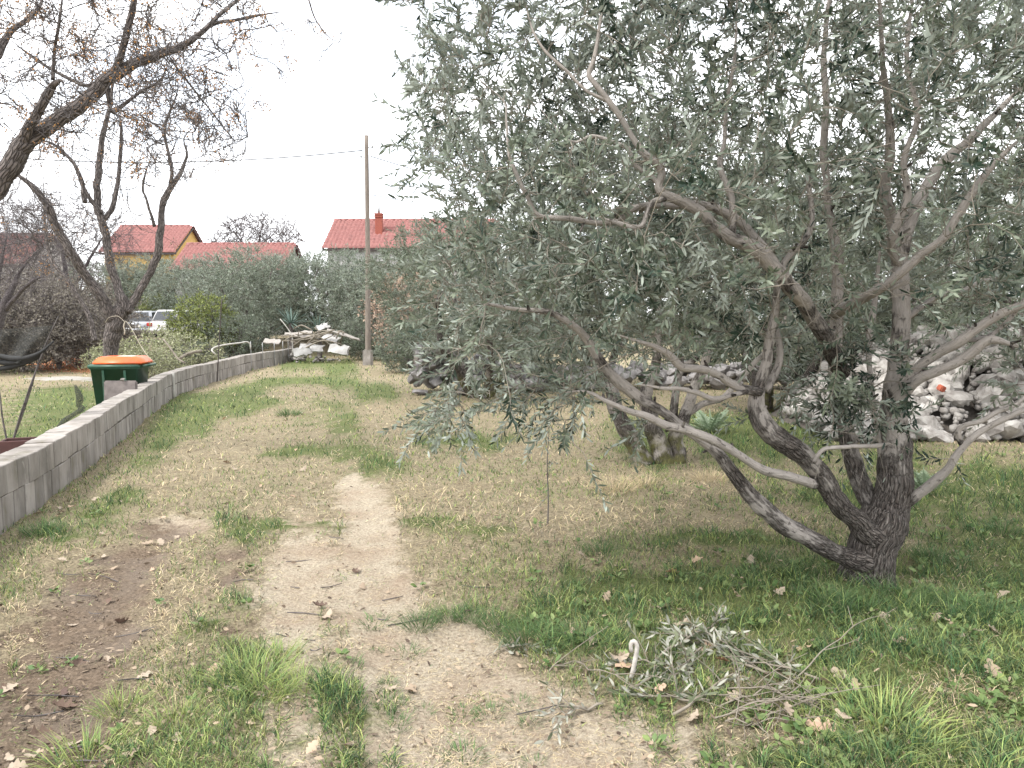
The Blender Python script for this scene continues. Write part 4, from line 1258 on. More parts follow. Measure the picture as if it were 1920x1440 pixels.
    print('big olive leaves', len(O), 'chains', len(ch))


big_olive()


# ------------------------------------------------------------------ other olives
def olive_proto(seed, height, radius, n_target, per, leafL, leafW, gap, lod, stems, z0=0.45, mat='olive_leaf_far', limb_r=0.09, lmax=0.35, step=0.05, lean=0.5):
    """returns list of (name, mesh, material, kind) in local coordinates"""
    rng = np.random.default_rng(seed)
    parts, sk = [], Skel()
    for s in range(stems):
        a = 2 * math.pi * (s + rng.uniform(-.2, .2)) / stems
        dv = np.array((math.cos(a), math.sin(a), 0))
        b = dv * rng.uniform(0.05, 0.16)
        tip = dv * radius * rng.uniform(0.35, 0.7) * lean * 1.6 + np.array((0, 0, height * rng.uniform(0.7, 0.9)))
        A = []
        for k, t in enumerate(np.linspace(0, 1, 7)):
            p = b * (1 - t) + tip * (t) + dv * radius * 0.22 * math.sin(math.pi * t) + rng.normal(0, 0.05 * height * t, 3) * (0 if k == 0 else 1)
            p[2] = max(p[2], height * 0.8 * t) - (0.08 if k == 0 else 0)
            A.append(np.append(p, limb_r * (1 - 0.82 * t) * rng.uniform(0.85, 1.15)))
        me, R = limb_mesh('trunk', np.array(A), step, 10, 0.08, seed + s, 0.6, 0.5 if z0 else None, 0.3)
        parts.append(('trunk', me, 'olive_bark', None))
        sk.add(R, 0.3)
    P = []
    while len(P) < n_target * 3:
        p = rng.normal(0, 1, 3); p = p / np.linalg.norm(p) * rng.uniform(0.25, 1) ** 0.45
        q = np.array((p[0] * radius, p[1] * radius, z0 + (height - z0) * (0.5 + 0.5 * p[2])))
        lump = vn(np.array([q * 1.1 / max(radius, 1)]) * 2.2, seed)[0]
        if lump > 0.30 or rng.uniform() < 0.4: P.append(q)
    P = np.array(P)[rng.permutation(len(P))]
    P = thin_out(P, (4.2 * radius * radius * height / n_target) ** (1 / 3) * 0.8)[:n_target]
    ch, rd = grow(sk, P, rng, 0.012, 0.003, 0.15)
    S, D, L = shoots_from(ch, per, rng, lmax * 0.4, lmax, 0.35, 0.9, np.array((0, 0, height * 0.4)), 0.5)
    CV = shoot_curves(S, D, L, rng, 0.15)
    rs = np.linspace(0.003, 0.0015, 5)[None, :].repeat(len(CV), 0)
    parts.append(('branches', twig_mesh('branches', [(ch, rd, 4), (CV[:, ::2], rs[:, ::2], 3)]), 'olive_twig', 'stuff'))
    O, Dr, Nm, Ll, Lw = leaves_on(CV, L, rng, gap, leafL, leafW)
    parts.append(('foliage', leaf_mesh('foliage', O, Dr, Nm, Ll, Lw, rng, lod), mat, 'stuff'))
    print('olive', seed, 'leaves', len(O))
    return parts


def place(parts, name, loc, rz, sc, label, cat, group=None):
    root = empty(name, loc, rz, label, cat, group)
    root.scale = (sc, sc, sc) if np.isscalar(sc) else sc
    for nm, me, mt, kd in parts:
        link(nm, me, MAT[mt], root, kind=kd)
    return root


OLV_A = olive_proto(101, 3.6, 2.2, 620, 6, 0.085, 0.019, 0.034, 4, 4, 0.75)
OLV_B = olive_proto(102, 3.9, 2.3, 620, 6, 0.085, 0.019, 0.034, 4, 3, 0.7)


def leaning_olive():
    """the second olive, its mossy stems traced"""
    rng = np.random.default_rng(77)
    base = gnd(1235, 870); D0 = base[1]
    off = np.array((base[0], base[1], 0))
    root = empty('olive_tree', off, 0, 'smaller olive with mossy leaning stems behind the big tree low limbs', 'tree')
    limbs = [
        [(1208, 872, 26, 0), (1190, 835, 22, 0), (1172, 800, 20, .0), (1155, 765, 18, .02), (1140, 720, 15, .05), (1110, 660, 12, .1), (1080, 580, 10, .1), (1060, 480, 7, .1)],
        [(1246, 885, 28, 0), (1238, 840, 24, 0), (1222, 800, 20, .02), (1212, 760, 17, .05), (1216, 720, 14, .1), (1228, 690, 12, .15), (1235, 620, 10, .2), (1225, 520, 7, .3)],
        [(1268, 880, 24, .05), (1268, 840, 20, .06), (1270, 810, 18, .08), (1290, 765, 14, .1), (1305, 720, 11, .12), (1318, 690, 10, .15), (1340, 610, 8, .2), (1360, 520, 6, .3)],
        [(1262, 800, 12, .1), (1262, 770, 10, .15), (1270, 720, 9, .2), (1280, 690, 8, .25), (1310, 660, 7, .3), (1300, 560, 6, .4)],
        [(1290, 775, 8, .12), (1320, 758, 8, .1), (1355, 745, 7, .1), (1385, 715, 7, .1), (1415, 680, 6, .1), (1450, 640, 5, .1), (1490, 560, 4, .1)],
    ]
    sk = Skel()
    for i, pts in enumerate(limbs):
        A = limb(pts, D0); A[:, :3] -= off; A[:, 3] *= 0.8
        me, R = limb_mesh('trunk', A, 0.03, 14, 0.10, 300 + i, 0.36, 0.42, 0.08)
        link('trunk', me, MAT['olive_bark'], root)
        sk.add(R, 0.45)
    n = 2400
    px, py = rng.uniform(880, 1620, n), rng.uniform(180, 690, n)
    cx = ((px - 1240) / 350) ** 2 + ((py - 450) / 215) ** 2
    k = (cx < 1)
    P = np.array([pix(a, b, D0 + rng.uniform(-1.5, 1.8) * math.sqrt(max(0.05, 1 - c))) for a, b, c in zip(px[k], py[k], cx[k])]) - off
    P = thin_out(P, 0.33)[:560]
    ch, rd = grow(sk, P, rng, 0.012, 0.003)
    S, D, L = shoots_from(ch, 5, rng, 0.12, 0.34, 0.3, 0.9, np.array((0, 0, 1.4)), 0.4)
    CV = shoot_curves(S, D, L, rng, 0.15)
    rs = np.linspace(0.003, 0.0015, 5)[None, :].repeat(len(CV), 0)
    link('branches', twig_mesh('branches', [(ch, rd, 4), (CV[:, ::2], rs[:, ::2], 3)]), MAT['olive_twig'], root, kind='stuff')
    O, Dr, Nm, Ll, Lw = leaves_on(CV, L, rng, 0.031, 0.075, 0.0165)
    link('foliage', leaf_mesh('foliage', O, Dr, Nm, Ll, Lw, rng, 4), MAT['olive_leaf_far'], root, kind='stuff')
    print('leaning olive', len(O))


leaning_olive()
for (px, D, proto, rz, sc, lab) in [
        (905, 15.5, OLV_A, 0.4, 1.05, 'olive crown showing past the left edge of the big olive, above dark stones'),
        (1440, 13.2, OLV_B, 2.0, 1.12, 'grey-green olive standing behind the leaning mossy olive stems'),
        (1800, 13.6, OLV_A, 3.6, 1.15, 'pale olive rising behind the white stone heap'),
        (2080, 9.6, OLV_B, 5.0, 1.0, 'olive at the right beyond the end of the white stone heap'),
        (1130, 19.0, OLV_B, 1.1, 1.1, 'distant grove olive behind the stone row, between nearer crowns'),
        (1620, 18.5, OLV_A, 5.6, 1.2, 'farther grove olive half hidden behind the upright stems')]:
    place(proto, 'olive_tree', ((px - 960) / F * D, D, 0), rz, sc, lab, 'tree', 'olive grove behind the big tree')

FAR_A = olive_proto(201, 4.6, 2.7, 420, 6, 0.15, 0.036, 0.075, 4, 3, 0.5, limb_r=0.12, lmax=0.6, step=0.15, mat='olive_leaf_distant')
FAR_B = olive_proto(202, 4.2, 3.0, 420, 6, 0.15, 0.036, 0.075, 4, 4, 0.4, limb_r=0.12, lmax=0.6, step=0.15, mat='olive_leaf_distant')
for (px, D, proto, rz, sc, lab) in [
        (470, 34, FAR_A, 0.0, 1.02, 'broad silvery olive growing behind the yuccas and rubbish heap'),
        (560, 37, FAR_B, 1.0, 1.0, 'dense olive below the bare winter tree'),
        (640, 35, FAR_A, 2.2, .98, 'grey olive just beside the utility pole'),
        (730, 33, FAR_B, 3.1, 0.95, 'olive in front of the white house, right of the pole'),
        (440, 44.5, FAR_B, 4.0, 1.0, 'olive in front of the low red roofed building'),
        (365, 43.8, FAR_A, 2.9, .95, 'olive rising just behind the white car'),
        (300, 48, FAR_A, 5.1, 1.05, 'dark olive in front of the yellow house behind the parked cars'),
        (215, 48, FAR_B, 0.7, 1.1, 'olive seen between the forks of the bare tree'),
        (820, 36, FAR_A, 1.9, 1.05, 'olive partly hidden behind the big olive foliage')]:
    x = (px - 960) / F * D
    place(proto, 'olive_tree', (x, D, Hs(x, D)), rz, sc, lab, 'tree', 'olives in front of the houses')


# ------------------------------------------------------------------ bare trees
def octa(name, P, r, rng):
    m = len(P)
    o = np.array([(1, 0, 0), (-1, 0, 0), (0, 1, 0), (0, -1, 0), (0, 0, 1), (0, 0, -1)], float)
    V = P[:, None, :] + o[None] * (r * rng.uniform(0.7, 1.3, m))[:, None, None]
    t = np.array([(0, 2, 4), (2, 1, 4), (1, 3, 4), (3, 0, 4), (2, 0, 5), (1, 2, 5), (3, 1, 5), (0, 3, 5)])
    T = (np.arange(m)[:, None, None] * 6 + t[None]).reshape(-1, 3)
    return new_mesh(name, V.reshape(-1, 3), [T], {'var': np.repeat(rng.uniform(0, 1, m), 6)})


def bare_tree(name, base, D0, limbs, targets, label, seed, bark='melia_bark', twig='melia_twig', thin=0.3, rl=0.010, per=3, lsh=(0.15, 0.5),
              clusters=None, berry_r=0.006, step=0.05, up=0.25, group=None, sides=14, tip=0.0035, rscale=0.55):
    rng = np.random.default_rng(seed)
    off = np.array(base, float)
    root = empty(name, off, 0, label, 'tree', group)
    sk = Skel()
    for i, pts in enumerate(limbs):
        A = limb(pts, D0)
        A[:, 3] *= rscale
        A[:, :3] -= off
        me, R = limb_mesh('trunk' if i == 0 else 'limb', A, step, sides, 0.10, seed + i, 0.8, None, 0.25 if i == 0 else 0, 0.75)
        link('trunk' if i == 0 else 'limb', me, MAT[bark], root)
        sk.add(R, 0.3 if i == 0 else 0.1)
    P = thin_out(np.asarray(targets), thin) - off
    ch, rd = grow(sk, P, rng, rl, tip, 0.2, nodes=7)
    S, D, L = shoots_from(ch, per, rng, lsh[0], lsh[1], up, 0.9, None, 0, (0.15, 1))
    CV = shoot_curves(S, D, L, rng, -0.05)
    rs = np.linspace(tip * 0.75, tip * 0.4, 5)[None, :].repeat(len(CV), 0)
    link('branches', twig_mesh('branches', [(ch, rd, 4), (CV[:, ::2], rs[:, ::2], 3)], 0.5), MAT[twig], root, kind='stuff')
    if clusters is not None:
        for nm, frac, mt, cnt, spread in clusters:
            ids = rng.choice(len(CV), int(len(CV) * frac), replace=False)
            tips = CV[ids, -1]
            k = np.repeat(np.arange(len(tips)), cnt)
            off3 = rng.normal(0, spread, (len(k), 3)) - np.array((0, 0, spread * 0.9))
            pts_ = tips[k] + off3
            link(nm, octa(nm, pts_, berry_r, rng), MAT[mt], root, kind='stuff')
            # thin stalks that carry them
            sel = rng.uniform(0, 1, len(k)) < 0.5
            st = np.stack([tips[k][sel], (tips[k][sel] + pts_[sel]) / 2 + rng.normal(0, spread * .15, (sel.sum(), 3)), pts_[sel]], 1)
            link('stalks', twig_mesh('stalks', [(st, np.full((len(st), 3), berry_r * 0.3), 3)], 0.4), MAT[twig], root, kind='stuff')
    return root


def pix_cloud(rng, n, ells, D, spread):
    out = []
    for (cx, cy, rx, ry, w) in ells:
        m = int(n * w)
        a = rng.uniform(0, 2 * np.pi, m); r = np.sqrt(rng.uniform(0, 1, m))
        for px, py in zip(cx + rx * r * np.cos(a), cy + ry * r * np.sin(a)):
            out.append(pix(px, py, D + rng.uniform(-1, 1) * spread))
    return np.array(out)


rg = np.random.default_rng(31)
near_limbs = [
    [(-330, 1010, 50, 0), (-300, 900, 44, 0), (-240, 760, 40, 0), (-150, 590, 37, 0), (-60, 430, 34, .0), (10, 330, 31, .0), (45, 270, 30, .0), (100, 232, 24, .05), (160, 190, 22, .1), (205, 148, 21, .15),
     (250, 120, 18, .2), (300, 100, 18, .25), (335, 92, 16, .3), (370, 65, 13, .35), (405, 35, 12, .4), (450, -5, 11, .5), (500, -60, 9, .6)],
    [(30, 285, 22, 0), (50, 245, 17, -.1), (75, 200, 15, -.2), (95, 165, 14, -.25), (112, 150, 13, -.3), (118, 156, 11, -.32)],
    [(212, 140, 14, .15), (225, 110, 12, .1), (238, 60, 11, .0), (252, 0, 10, -.1), (258, -70, 8, -.2)],
    [(100, 150, 6, -.2), (102, 100, 5, -.2), (110, 50, 5, -.3), (120, -20, 4, -.3)],
    [(-60, 430, 20, .0), (-20, 160, 16, .3), (0, 90, 13, .4), (25, 55, 10, .5), (70, 20, 8, .6), (90, -40, 6, .7)],
    [(340, 90, 6, .3), (395, 48, 6, .4), (440, 38, 5, .5), (490, 28, 4, .6), (530, 22, 3, .7)],
    [(205, 148, 8, .15), (165, 160, 7, .3), (140, 152, 6, .4), (80, 120, 5, .5), (20, 75, 4, .6)],
    [(200, 155, 8, .15), (205, 195, 7, .2), (212, 210, 7, .25), (260, 175, 5, .35), (300, 150, 4, .4), (318, 115, 4, .4)],
    [(560, -60, 3.5, .5), (585, 20, 2.6, .5), (600, 50, 2.2, .5), (615, 68, 1.8, .5), (650, 88, 1.2, .5)],
    [(320, 110, 3.6, .3), (345, 145, 3.2, .3), (385, 195, 2.8, .3), (420, 240, 2.4, .3), (438, 262, 2, .3), (445, 290, 1.4, .3)],
]
near_t = np.vstack([pix_cloud(rg, 620, [(120, 120, 200, 150, .55), (330, 170, 130, 110, .28), (60, -60, 260, 90, .25), (380, 30, 130, 60, .1)], 8.2, 1.3),
                    np.array([pix(a, b, 8.6) for a, b in ((450, 235), (465, 255), (440, 300), (430, 320), (530, 135), (545, 95), (520, 60), (455, 80), (500, 50),
                                                        (640, 60), (605, 95), (625, 88), (610, 55), (500, 110), (470, 45), (400, 215), (372, 190), (410, 190), (395, 240), (430, 225), (460, 270), (425, 265), (360, 175), (590, 60), (580, 40), (630, 95), (615, 50), (640, 75), (550, 120), (535, 110), (515, 85))])])
bare_tree('bare_tree', pix(-330, 1010, 8.2) * np.array((1, 1, 0)), 8.2, near_limbs, near_t,
          'thick leaning bare limb with orange berry clusters reaching over the block wall', 410, thin=0.27, rl=0.012, per=3, lsh=(0.10, 0.42), sides=16, step=0.03, tip=0.0055,
          clusters=[('berries', 0.10, 'berry', 18, 0.05), ('seed_clusters', 0.10, 'seed', 13, 0.05)], berry_r=0.009)

mid_limbs = [
    [(212, 752, 27, 0), (210, 690, 24, 0), (207, 655, 23, 0), (212, 625, 29, .0), (222, 595, 30, 0), (232, 572, 22, .0), (222, 545, 15, .05), (208, 500, 14, .1), (196, 430, 13, .15), (182, 385, 12, .2), (184, 330, 11, .25), (192, 255, 9, .3), (206, 205, 8, .35), (214, 150, 6, .4), (240, 80, 5, .5)],
    [(218, 612, 22, 0), (190, 560, 17, -.2), (160, 515, 16, -.35), (135, 475, 15, -.5), (105, 425, 14, -.6), (92, 395, 13, -.7), (72, 360, 11, -.8), (30, 325, 8, -.9), (-20, 290, 6, -1.)],
    [(238, 585, 15, .0), (262, 545, 13, .1), (285, 505, 12, .2), (298, 465, 13, .25), (303, 400, 11, .3), (313, 362, 11, .35), (325, 345, 9, .4), (340, 320, 7, .5), (350, 290, 6, .55), (345, 260, 5, .6), (362, 240, 4, .7)],
    [(320, 350, 7, .38), (322, 320, 6, .3), (312, 270, 5, .25), (310, 235, 5, .2), (330, 180, 4, .2), (335, 155, 4, .2)],
    [(193, 415, 9, .15), (212, 385, 8, .3), (222, 330, 7, .4), (228, 260, 6, .5), (225, 210, 5, .5)],
    [(160, 380, 8, -.2), (150, 330, 6, -.2), (128, 295, 5, -.2), (95, 280, 4, -.3)],
    [(190, 400, 8, .1), (160, 360, 7, .0), (140, 310, 6, -.1), (100, 270, 5, -.2), (60, 262, 4, -.3)],
    [(180, 640, 9, .6), (165, 590, 8, .7), (130, 530, 7, .8), (98, 490, 6, .9), (85, 430, 5, 1.0), (82, 340, 4, 1.0)],
    [(290, 425, 6, .2), (275, 375, 4, .1), (268, 350, 4, .1), (280, 300, 3, .1)],
]
mid_t = np.vstack([pix_cloud(rg, 480, [(150, 330, 150, 150, .4), (330, 230, 120, 110, .35), (230, 130, 160, 100, .3), (80, 440, 90, 70, .12), (420, 240, 50, 70, .06)], 15.0, 1.9)])
bare_tree('bare_tree', gnd(212, 752) * np.array((1, 1, 0)), gnd(212, 752)[1], mid_limbs, mid_t, 'furrowed grey tree with swollen forked trunk behind the green bin', 430, thin=0.40, rl=0.014,
          per=3, lsh=(0.18, 0.7), step=0.05, tip=0.0080, clusters=[('berries', 0.05, 'berry', 12, 0.08), ('seed_clusters', 0.08, 'seed', 14, 0.07)], berry_r=0.011, rscale=0.54)

pl_D = 19.0
plum_limbs = [
    [(-25, 715, 20, 0), (-12, 640, 17, 0), (0, 600, 14, 0), (14, 560, 11, 0), (32, 520, 8, .1), (52, 490, 5, .2), (70, 470, 4, .3)],
    [(10, 580, 8, 0), (40, 545, 6, -.2), (70, 522, 5, -.4), (90, 520, 3, -.5)],
    [(0, 600, 9, 0), (-4, 540, 7, .1), (5, 480, 5, .2), (15, 430, 3, .3)],
]
plum_t = pix_cloud(rg, 500, [(10, 460, 110, 90, 1.0)], pl_D, 1.2)
bare_tree('bare_tree', pix(-25, 715, pl_D) * np.array((1, 1, 0)), pl_D, plum_limbs, plum_t, 'twiggy purplish bare plum tree at the left behind the net', 450, 'plum_twig', 'plum_twig', 0.3, 0.011,
          5, (0.25, 0.75), step=0.08, tip=0.006)
back_limbs = [[(130, 640, 12, 0), (128, 560, 9, 0), (122, 500, 7, 0), (110, 440, 5, .1)], [(128, 560, 6, 0), (160, 500, 5, .2), (195, 440, 4, .3)]]
back_t = pix_cloud(rg, 420, [(120, 450, 130, 75, 1.0)], 34, 1.8)
bare_tree('bare_tree', pix(130, 640, 34) * np.array((1, 1, 0)), 34, back_limbs, back_t, 'fine purple-twigged thicket tree in front of the far left roof', 460, 'plum_twig', 'plum_twig', 0.55, 0.009,
          6, (0.5, 1.4), step=0.2, tip=0.010)
far_limbs = [[(478, 600, 7, 0), (480, 520, 6, 0), (484, 470, 4, 0), (488, 440, 2.6, 0), (494, 405, 1.2, 0)], [(482, 500, 4, 0), (460, 462, 3, .3), (442, 440, 2, .5), (428, 415, 1, .6)],
             [(482, 500, 4, 0), (520, 470, 3, -.3), (540, 455, 2, -.5), (560, 440, 1, -.6)]]
far_t = pix_cloud(rg, 300, [(482, 450, 84, 48, 1.0)], 60, 2.6)
bare_tree('bare_tree', pix(478, 600, 60) * np.array((1, 1, 0)) + np.array((0, 0, .7)), 60, far_limbs, far_t, 'leafless winter tree against the sky between the red roofs', 470, 'plum_twig', 'plum_twig', 0.6, 0.014,
          6, (0.6, 1.8), step=0.4, tip=0.022)


# ------------------------------------------------------------------ houses
def tiled_roof(name, x0, x1, y_e, z_e, y_r, z_r, rows, pitch_x=0.24):
    """one slope from the eave (y_e, z_e) to the ridge (y_r, z_r): stepped rows of rolled tiles"""
    nx = max(4, int((x1 - x0) / pitch_x)) * 6
    xs = np.linspace(x0, x1, nx + 1)
    wave = np.abs(np.sin((xs - x0) / pitch_x * np.pi)) ** 0.7 * 0.085
    V, Fq = [], []
    for r in range(rows):
        for e in (0, 1):
            t = (r + e * 1.06) / rows
            lift = 0.085 * (1 - e) + 0.012
            for k, x in enumerate(xs):
                V.append((x, y_e + (y_r - y_e) * min(t, 1.0), z_e + (z_r - z_e) * min(t, 1.0) + lift + wave[k]))
        b = r * 2 * (nx + 1)
        for k in range(nx):
            Fq.append((b + k, b + k + 1, b + nx + 1 + k + 1, b + nx + 1 + k))
        if r:
            a = b - (nx + 1)
            for k in range(nx):
                Fq.append((a + k, a + k + 1, b + k + 1, b + k))
    # the thickness seen at the eave
    b = len(V)
    for k, x in enumerate(xs): V.append((x, y_e, z_e - 0.03))
    for k in range(nx): Fq.append((b + k, b + k + 1, k + 1, k))
    return new_mesh(name, np.array(V), [np.array(Fq)], None, smooth=False)


def house(label, x0, x1, yf, yb, ze, zr, wall, roofm='roof', rows=10, over=0.25, windows=(), rise=0.7):
    yr = (yf + yb) / 2
    root = empty('house', ((x0 + x1) / 2, yr, rise), 0, label, 'house')
    ox, oy, oz = (x0 + x1) / 2, yr, rise
    L = lambda m: m
    mb = MB()
    ring = lambda x: [(x - ox, yf - oy, 0), (x - ox, yb - oy, 0), (x - ox, yb - oy, ze - oz), (x - ox, 0, zr - oz), (x - ox, yf - oy, ze - oz)]
    mb.loft([ring(x0), ring(x1)])
    link('wall', mb.mesh('wall'), MAT[wall], root)
    sl = (zr - ze) / (yr - yf)
    e = over
    for sgn in (-1, 1):
        me = tiled_roof('roof_slope', x0 - e - ox, x1 + e - ox, sgn * (yr - yf + e), ze - oz - sl * e + 0.05, 0.0, zr - oz + 0.05, rows)
        link('roof_slope', me, MAT[roofm], root)
    rm = MB()
    n = int((x1 - x0 + 2 * e) / 0.4)
    for k in range(n):
        a = x0 - e - ox + k * 0.4
        rm.cyl((a, 0, zr - oz + 0.09), (a + 0.43, 0, zr - oz + 0.105), 0.105, 0.12, 8)
    link('ridge', rm.mesh('ridge', smooth=True), MAT[roofm], root)
    fb = MB()
    zz = ze - oz - sl * e
    fb.box(x0 - e - ox, x1 + e - ox, -(yr - yf) - e + 0.03, -(yr - yf) - e + 0.09, zz - 0.13, zz - 0.005)
    link('eave_board', fb.mesh('eave_board'), MAT['dark_trim'], root)
    for s in (x0 - e + 0.02, x1 + e - 0.06):                                     # barge boards under the verge
        for sg in (-1, 1):
            bb = MB()
            y1_ = sg * (yr - yf + e)
            bb.add([(s - ox, y1_, zz - 0.12), (s + .04 - ox, y1_, zz - 0.12), (s + .04 - ox, y1_, zz + .02), (s - ox, y1_, zz + .02),
                    (s - ox, 0, zr - oz - 0.12), (s + .04 - ox, 0, zr - oz - 0.12), (s + .04 - ox, 0, zr - oz + .02), (s - ox, 0, zr - oz + .02)],
                   [(0, 1, 2, 3), (4, 7, 6, 5), (0, 4, 5, 1), (1, 5, 6, 2), (2, 6, 7, 3), (3, 7, 4, 0)])
            link('barge_board', bb.mesh('barge_board'), MAT['dark_trim'], root)
    for (wx, wz, ww, wh) in windows:
        w = MB().box(wx - ox - ww / 2, wx - ox + ww / 2, yf - oy - 0.05, yf - oy + 0.02, wz - oz, wz - oz + wh)
        wo = link('window', w.mesh('window', 0.01, 1), MAT['white_pipe'], root)
        for s in (-1, 1):
            pn = MB().box(wx - ox + (0.03 if s > 0 else -ww / 2 + 0.06), wx - ox + (ww / 2 - 0.06 if s > 0 else -0.03), yf - oy - 0.058, yf - oy - 0.03, wz - oz + 0.07, wz - oz + wh - 0.07)
            link('pane', pn.mesh('pane'), MAT['glass'], wo)
    return root, (ox, oy, oz)


def houses():
    h, o = house('white rendered house with bright red tiled roof and brick chimney by the pole', -10.4, -1.0, 42.6, 48.2, 5.75, 7.45, 'white_wall', rows=9, windows=[(-8.6, 3.4, 1.1, 1.3), (-4.6, 3.4, 1.1, 1.3)])
    cx = (716 - 960) / F * 44.2
    c = MB().box(cx - o[0] - .2, cx - o[0] + .2, 43.9 - o[1] - .2, 43.9 - o[1] + .2, 5.9 - o[2], 7.72 - o[2])
    for k in range(3): c.box(cx - o[0] - .24, cx - o[0] + .24, 43.9 - o[1] - .24, 43.9 - o[1] + .24, 7.5 + k * .09 - o[2], 7.56 + k * .09 - o[2])
    ch = link('chimney', c.mesh('chimney', 0.01, 1), MAT['chimney'], h)
    link('flue_pipe', MB().cyl((cx - o[0], 43.9 - o[1], 7.7 - o[2]), (cx - o[0], 43.9 - o[1], 8.25 - o[2]), .07, .07, 10).mesh('flue_pipe', smooth=True), MAT['metal'], ch)
    link('flashing', MB().box(cx - o[0] - .3, cx - o[0] + .3, 43.9 - o[1] - .32, 43.9 - o[1] + .05, 6.1 - o[2], 6.28 - o[2]).mesh('flashing', .01, 1), MAT['dark_trim'], ch)
    house('yellow house with red tiled roof, its gable facing the winter tree', -27.0, -22.4, 50.0, 55.4, 6.2, 8.0, 'yellow_wall', windows=[(-24.5, 3.6, 1.1, 1.3), (-26, 3.6, .9, 1.3)])
    house('low cream building with long red tiled roof joined to the yellow house', -20.4, -13.9, 45.6, 50.4, 4.75, 6.3, 'white_wall', rows=9)
    house('far left house with weathered brownish red roof behind twigs', -44.0, -33.6, 52.0, 58.0, 5.6, 7.7, 'white_wall', 'roof_old')


houses()

# ------------------------------------------------------------------ pole and wires
def tube_obj(name, pts, r, mat, parent=None, sides=8, step=0.1, old=0.4, caps=True):
    A = np.array([np.append(p, r if np.isscalar(r) else r[i]) for i, p in enumerate(pts)], float)
    A = catmull(A, step) if len(A) > 2 else A
    V, Q, bc, rad, _ = tubes(A[None, :, :3], A[None, :, 3], sides)
    n = len(V)
    f = [Q]
    if caps: f.append(np.array([list(range(sides))[::-1], list(range(n - sides, n))]))
    me = new_mesh(name, V, f, {'bc': bc, 'old': np.full(n, old), 'moss': np.zeros(n)})
    return link(name, me, MAT[mat], parent)


PD = 26.5
pb, pt = pix(690, 690, PD), pix(687, 254, PD)
pb[2] = -0.05
pole = empty('utility_pole', (pb[0], pb[1], 0), 0, 'tall weathered wooden utility pole at the end of the grassy track', 'pole')
o3 = np.array((pb[0], pb[1], 0))
tube_obj('shaft', [pb - o3, (pb + pt) / 2 - o3 + np.array((.02, 0, 0)), pt - o3], [.105, .085, .07], 'pole_wood', pole, 12, 0.4)
link('footing', MB().box(-.16, .16, -.16, .16, -.1, .55).mesh('footing', .03, 2), MAT['concrete'], pole)
for z_, sx in ((pt[2] - .42, 1), (pt[2] - .75, -1)):
    br = MB().cyl((0, 0, z_), (sx * .2, 0, z_ + .02), .012, n=6).cyl((sx * .2, 0, z_), (sx * .2, 0, z_ + .11), .035, .025, 8)
    link('insulator', br.mesh('insulator', smooth=True), MAT['metal'], pole, (pt[0] - pb[0], 0, 0))


def cable(name, a, b, sag, label, r=0.012):
    pts = [np.array(a) * (1 - t) + np.array(b) * t - np.array((0, 0, sag * 4 * t * (1 - t))) for t in np.linspace(0, 1, 11)]
    tag(tube_obj(name, pts, r, 'wire', None, 5, 0.6), label, 'cable')


cable('overhead_cable', pix(680, 282, PD), pix(-260, 262, 30), .62, 'black overhead cable running left from the pole past bare branches', .02)
cable('overhead_cable', pix(695, 293, PD), pix(905, 352, 42), .05, 'thin overhead cable dropping from the pole towards the white house', .018)
cable('overhead_cable', pix(695, 365, PD), pix(905, 398, 44), .05, 'lower thin cable from the pole to the house', .015)

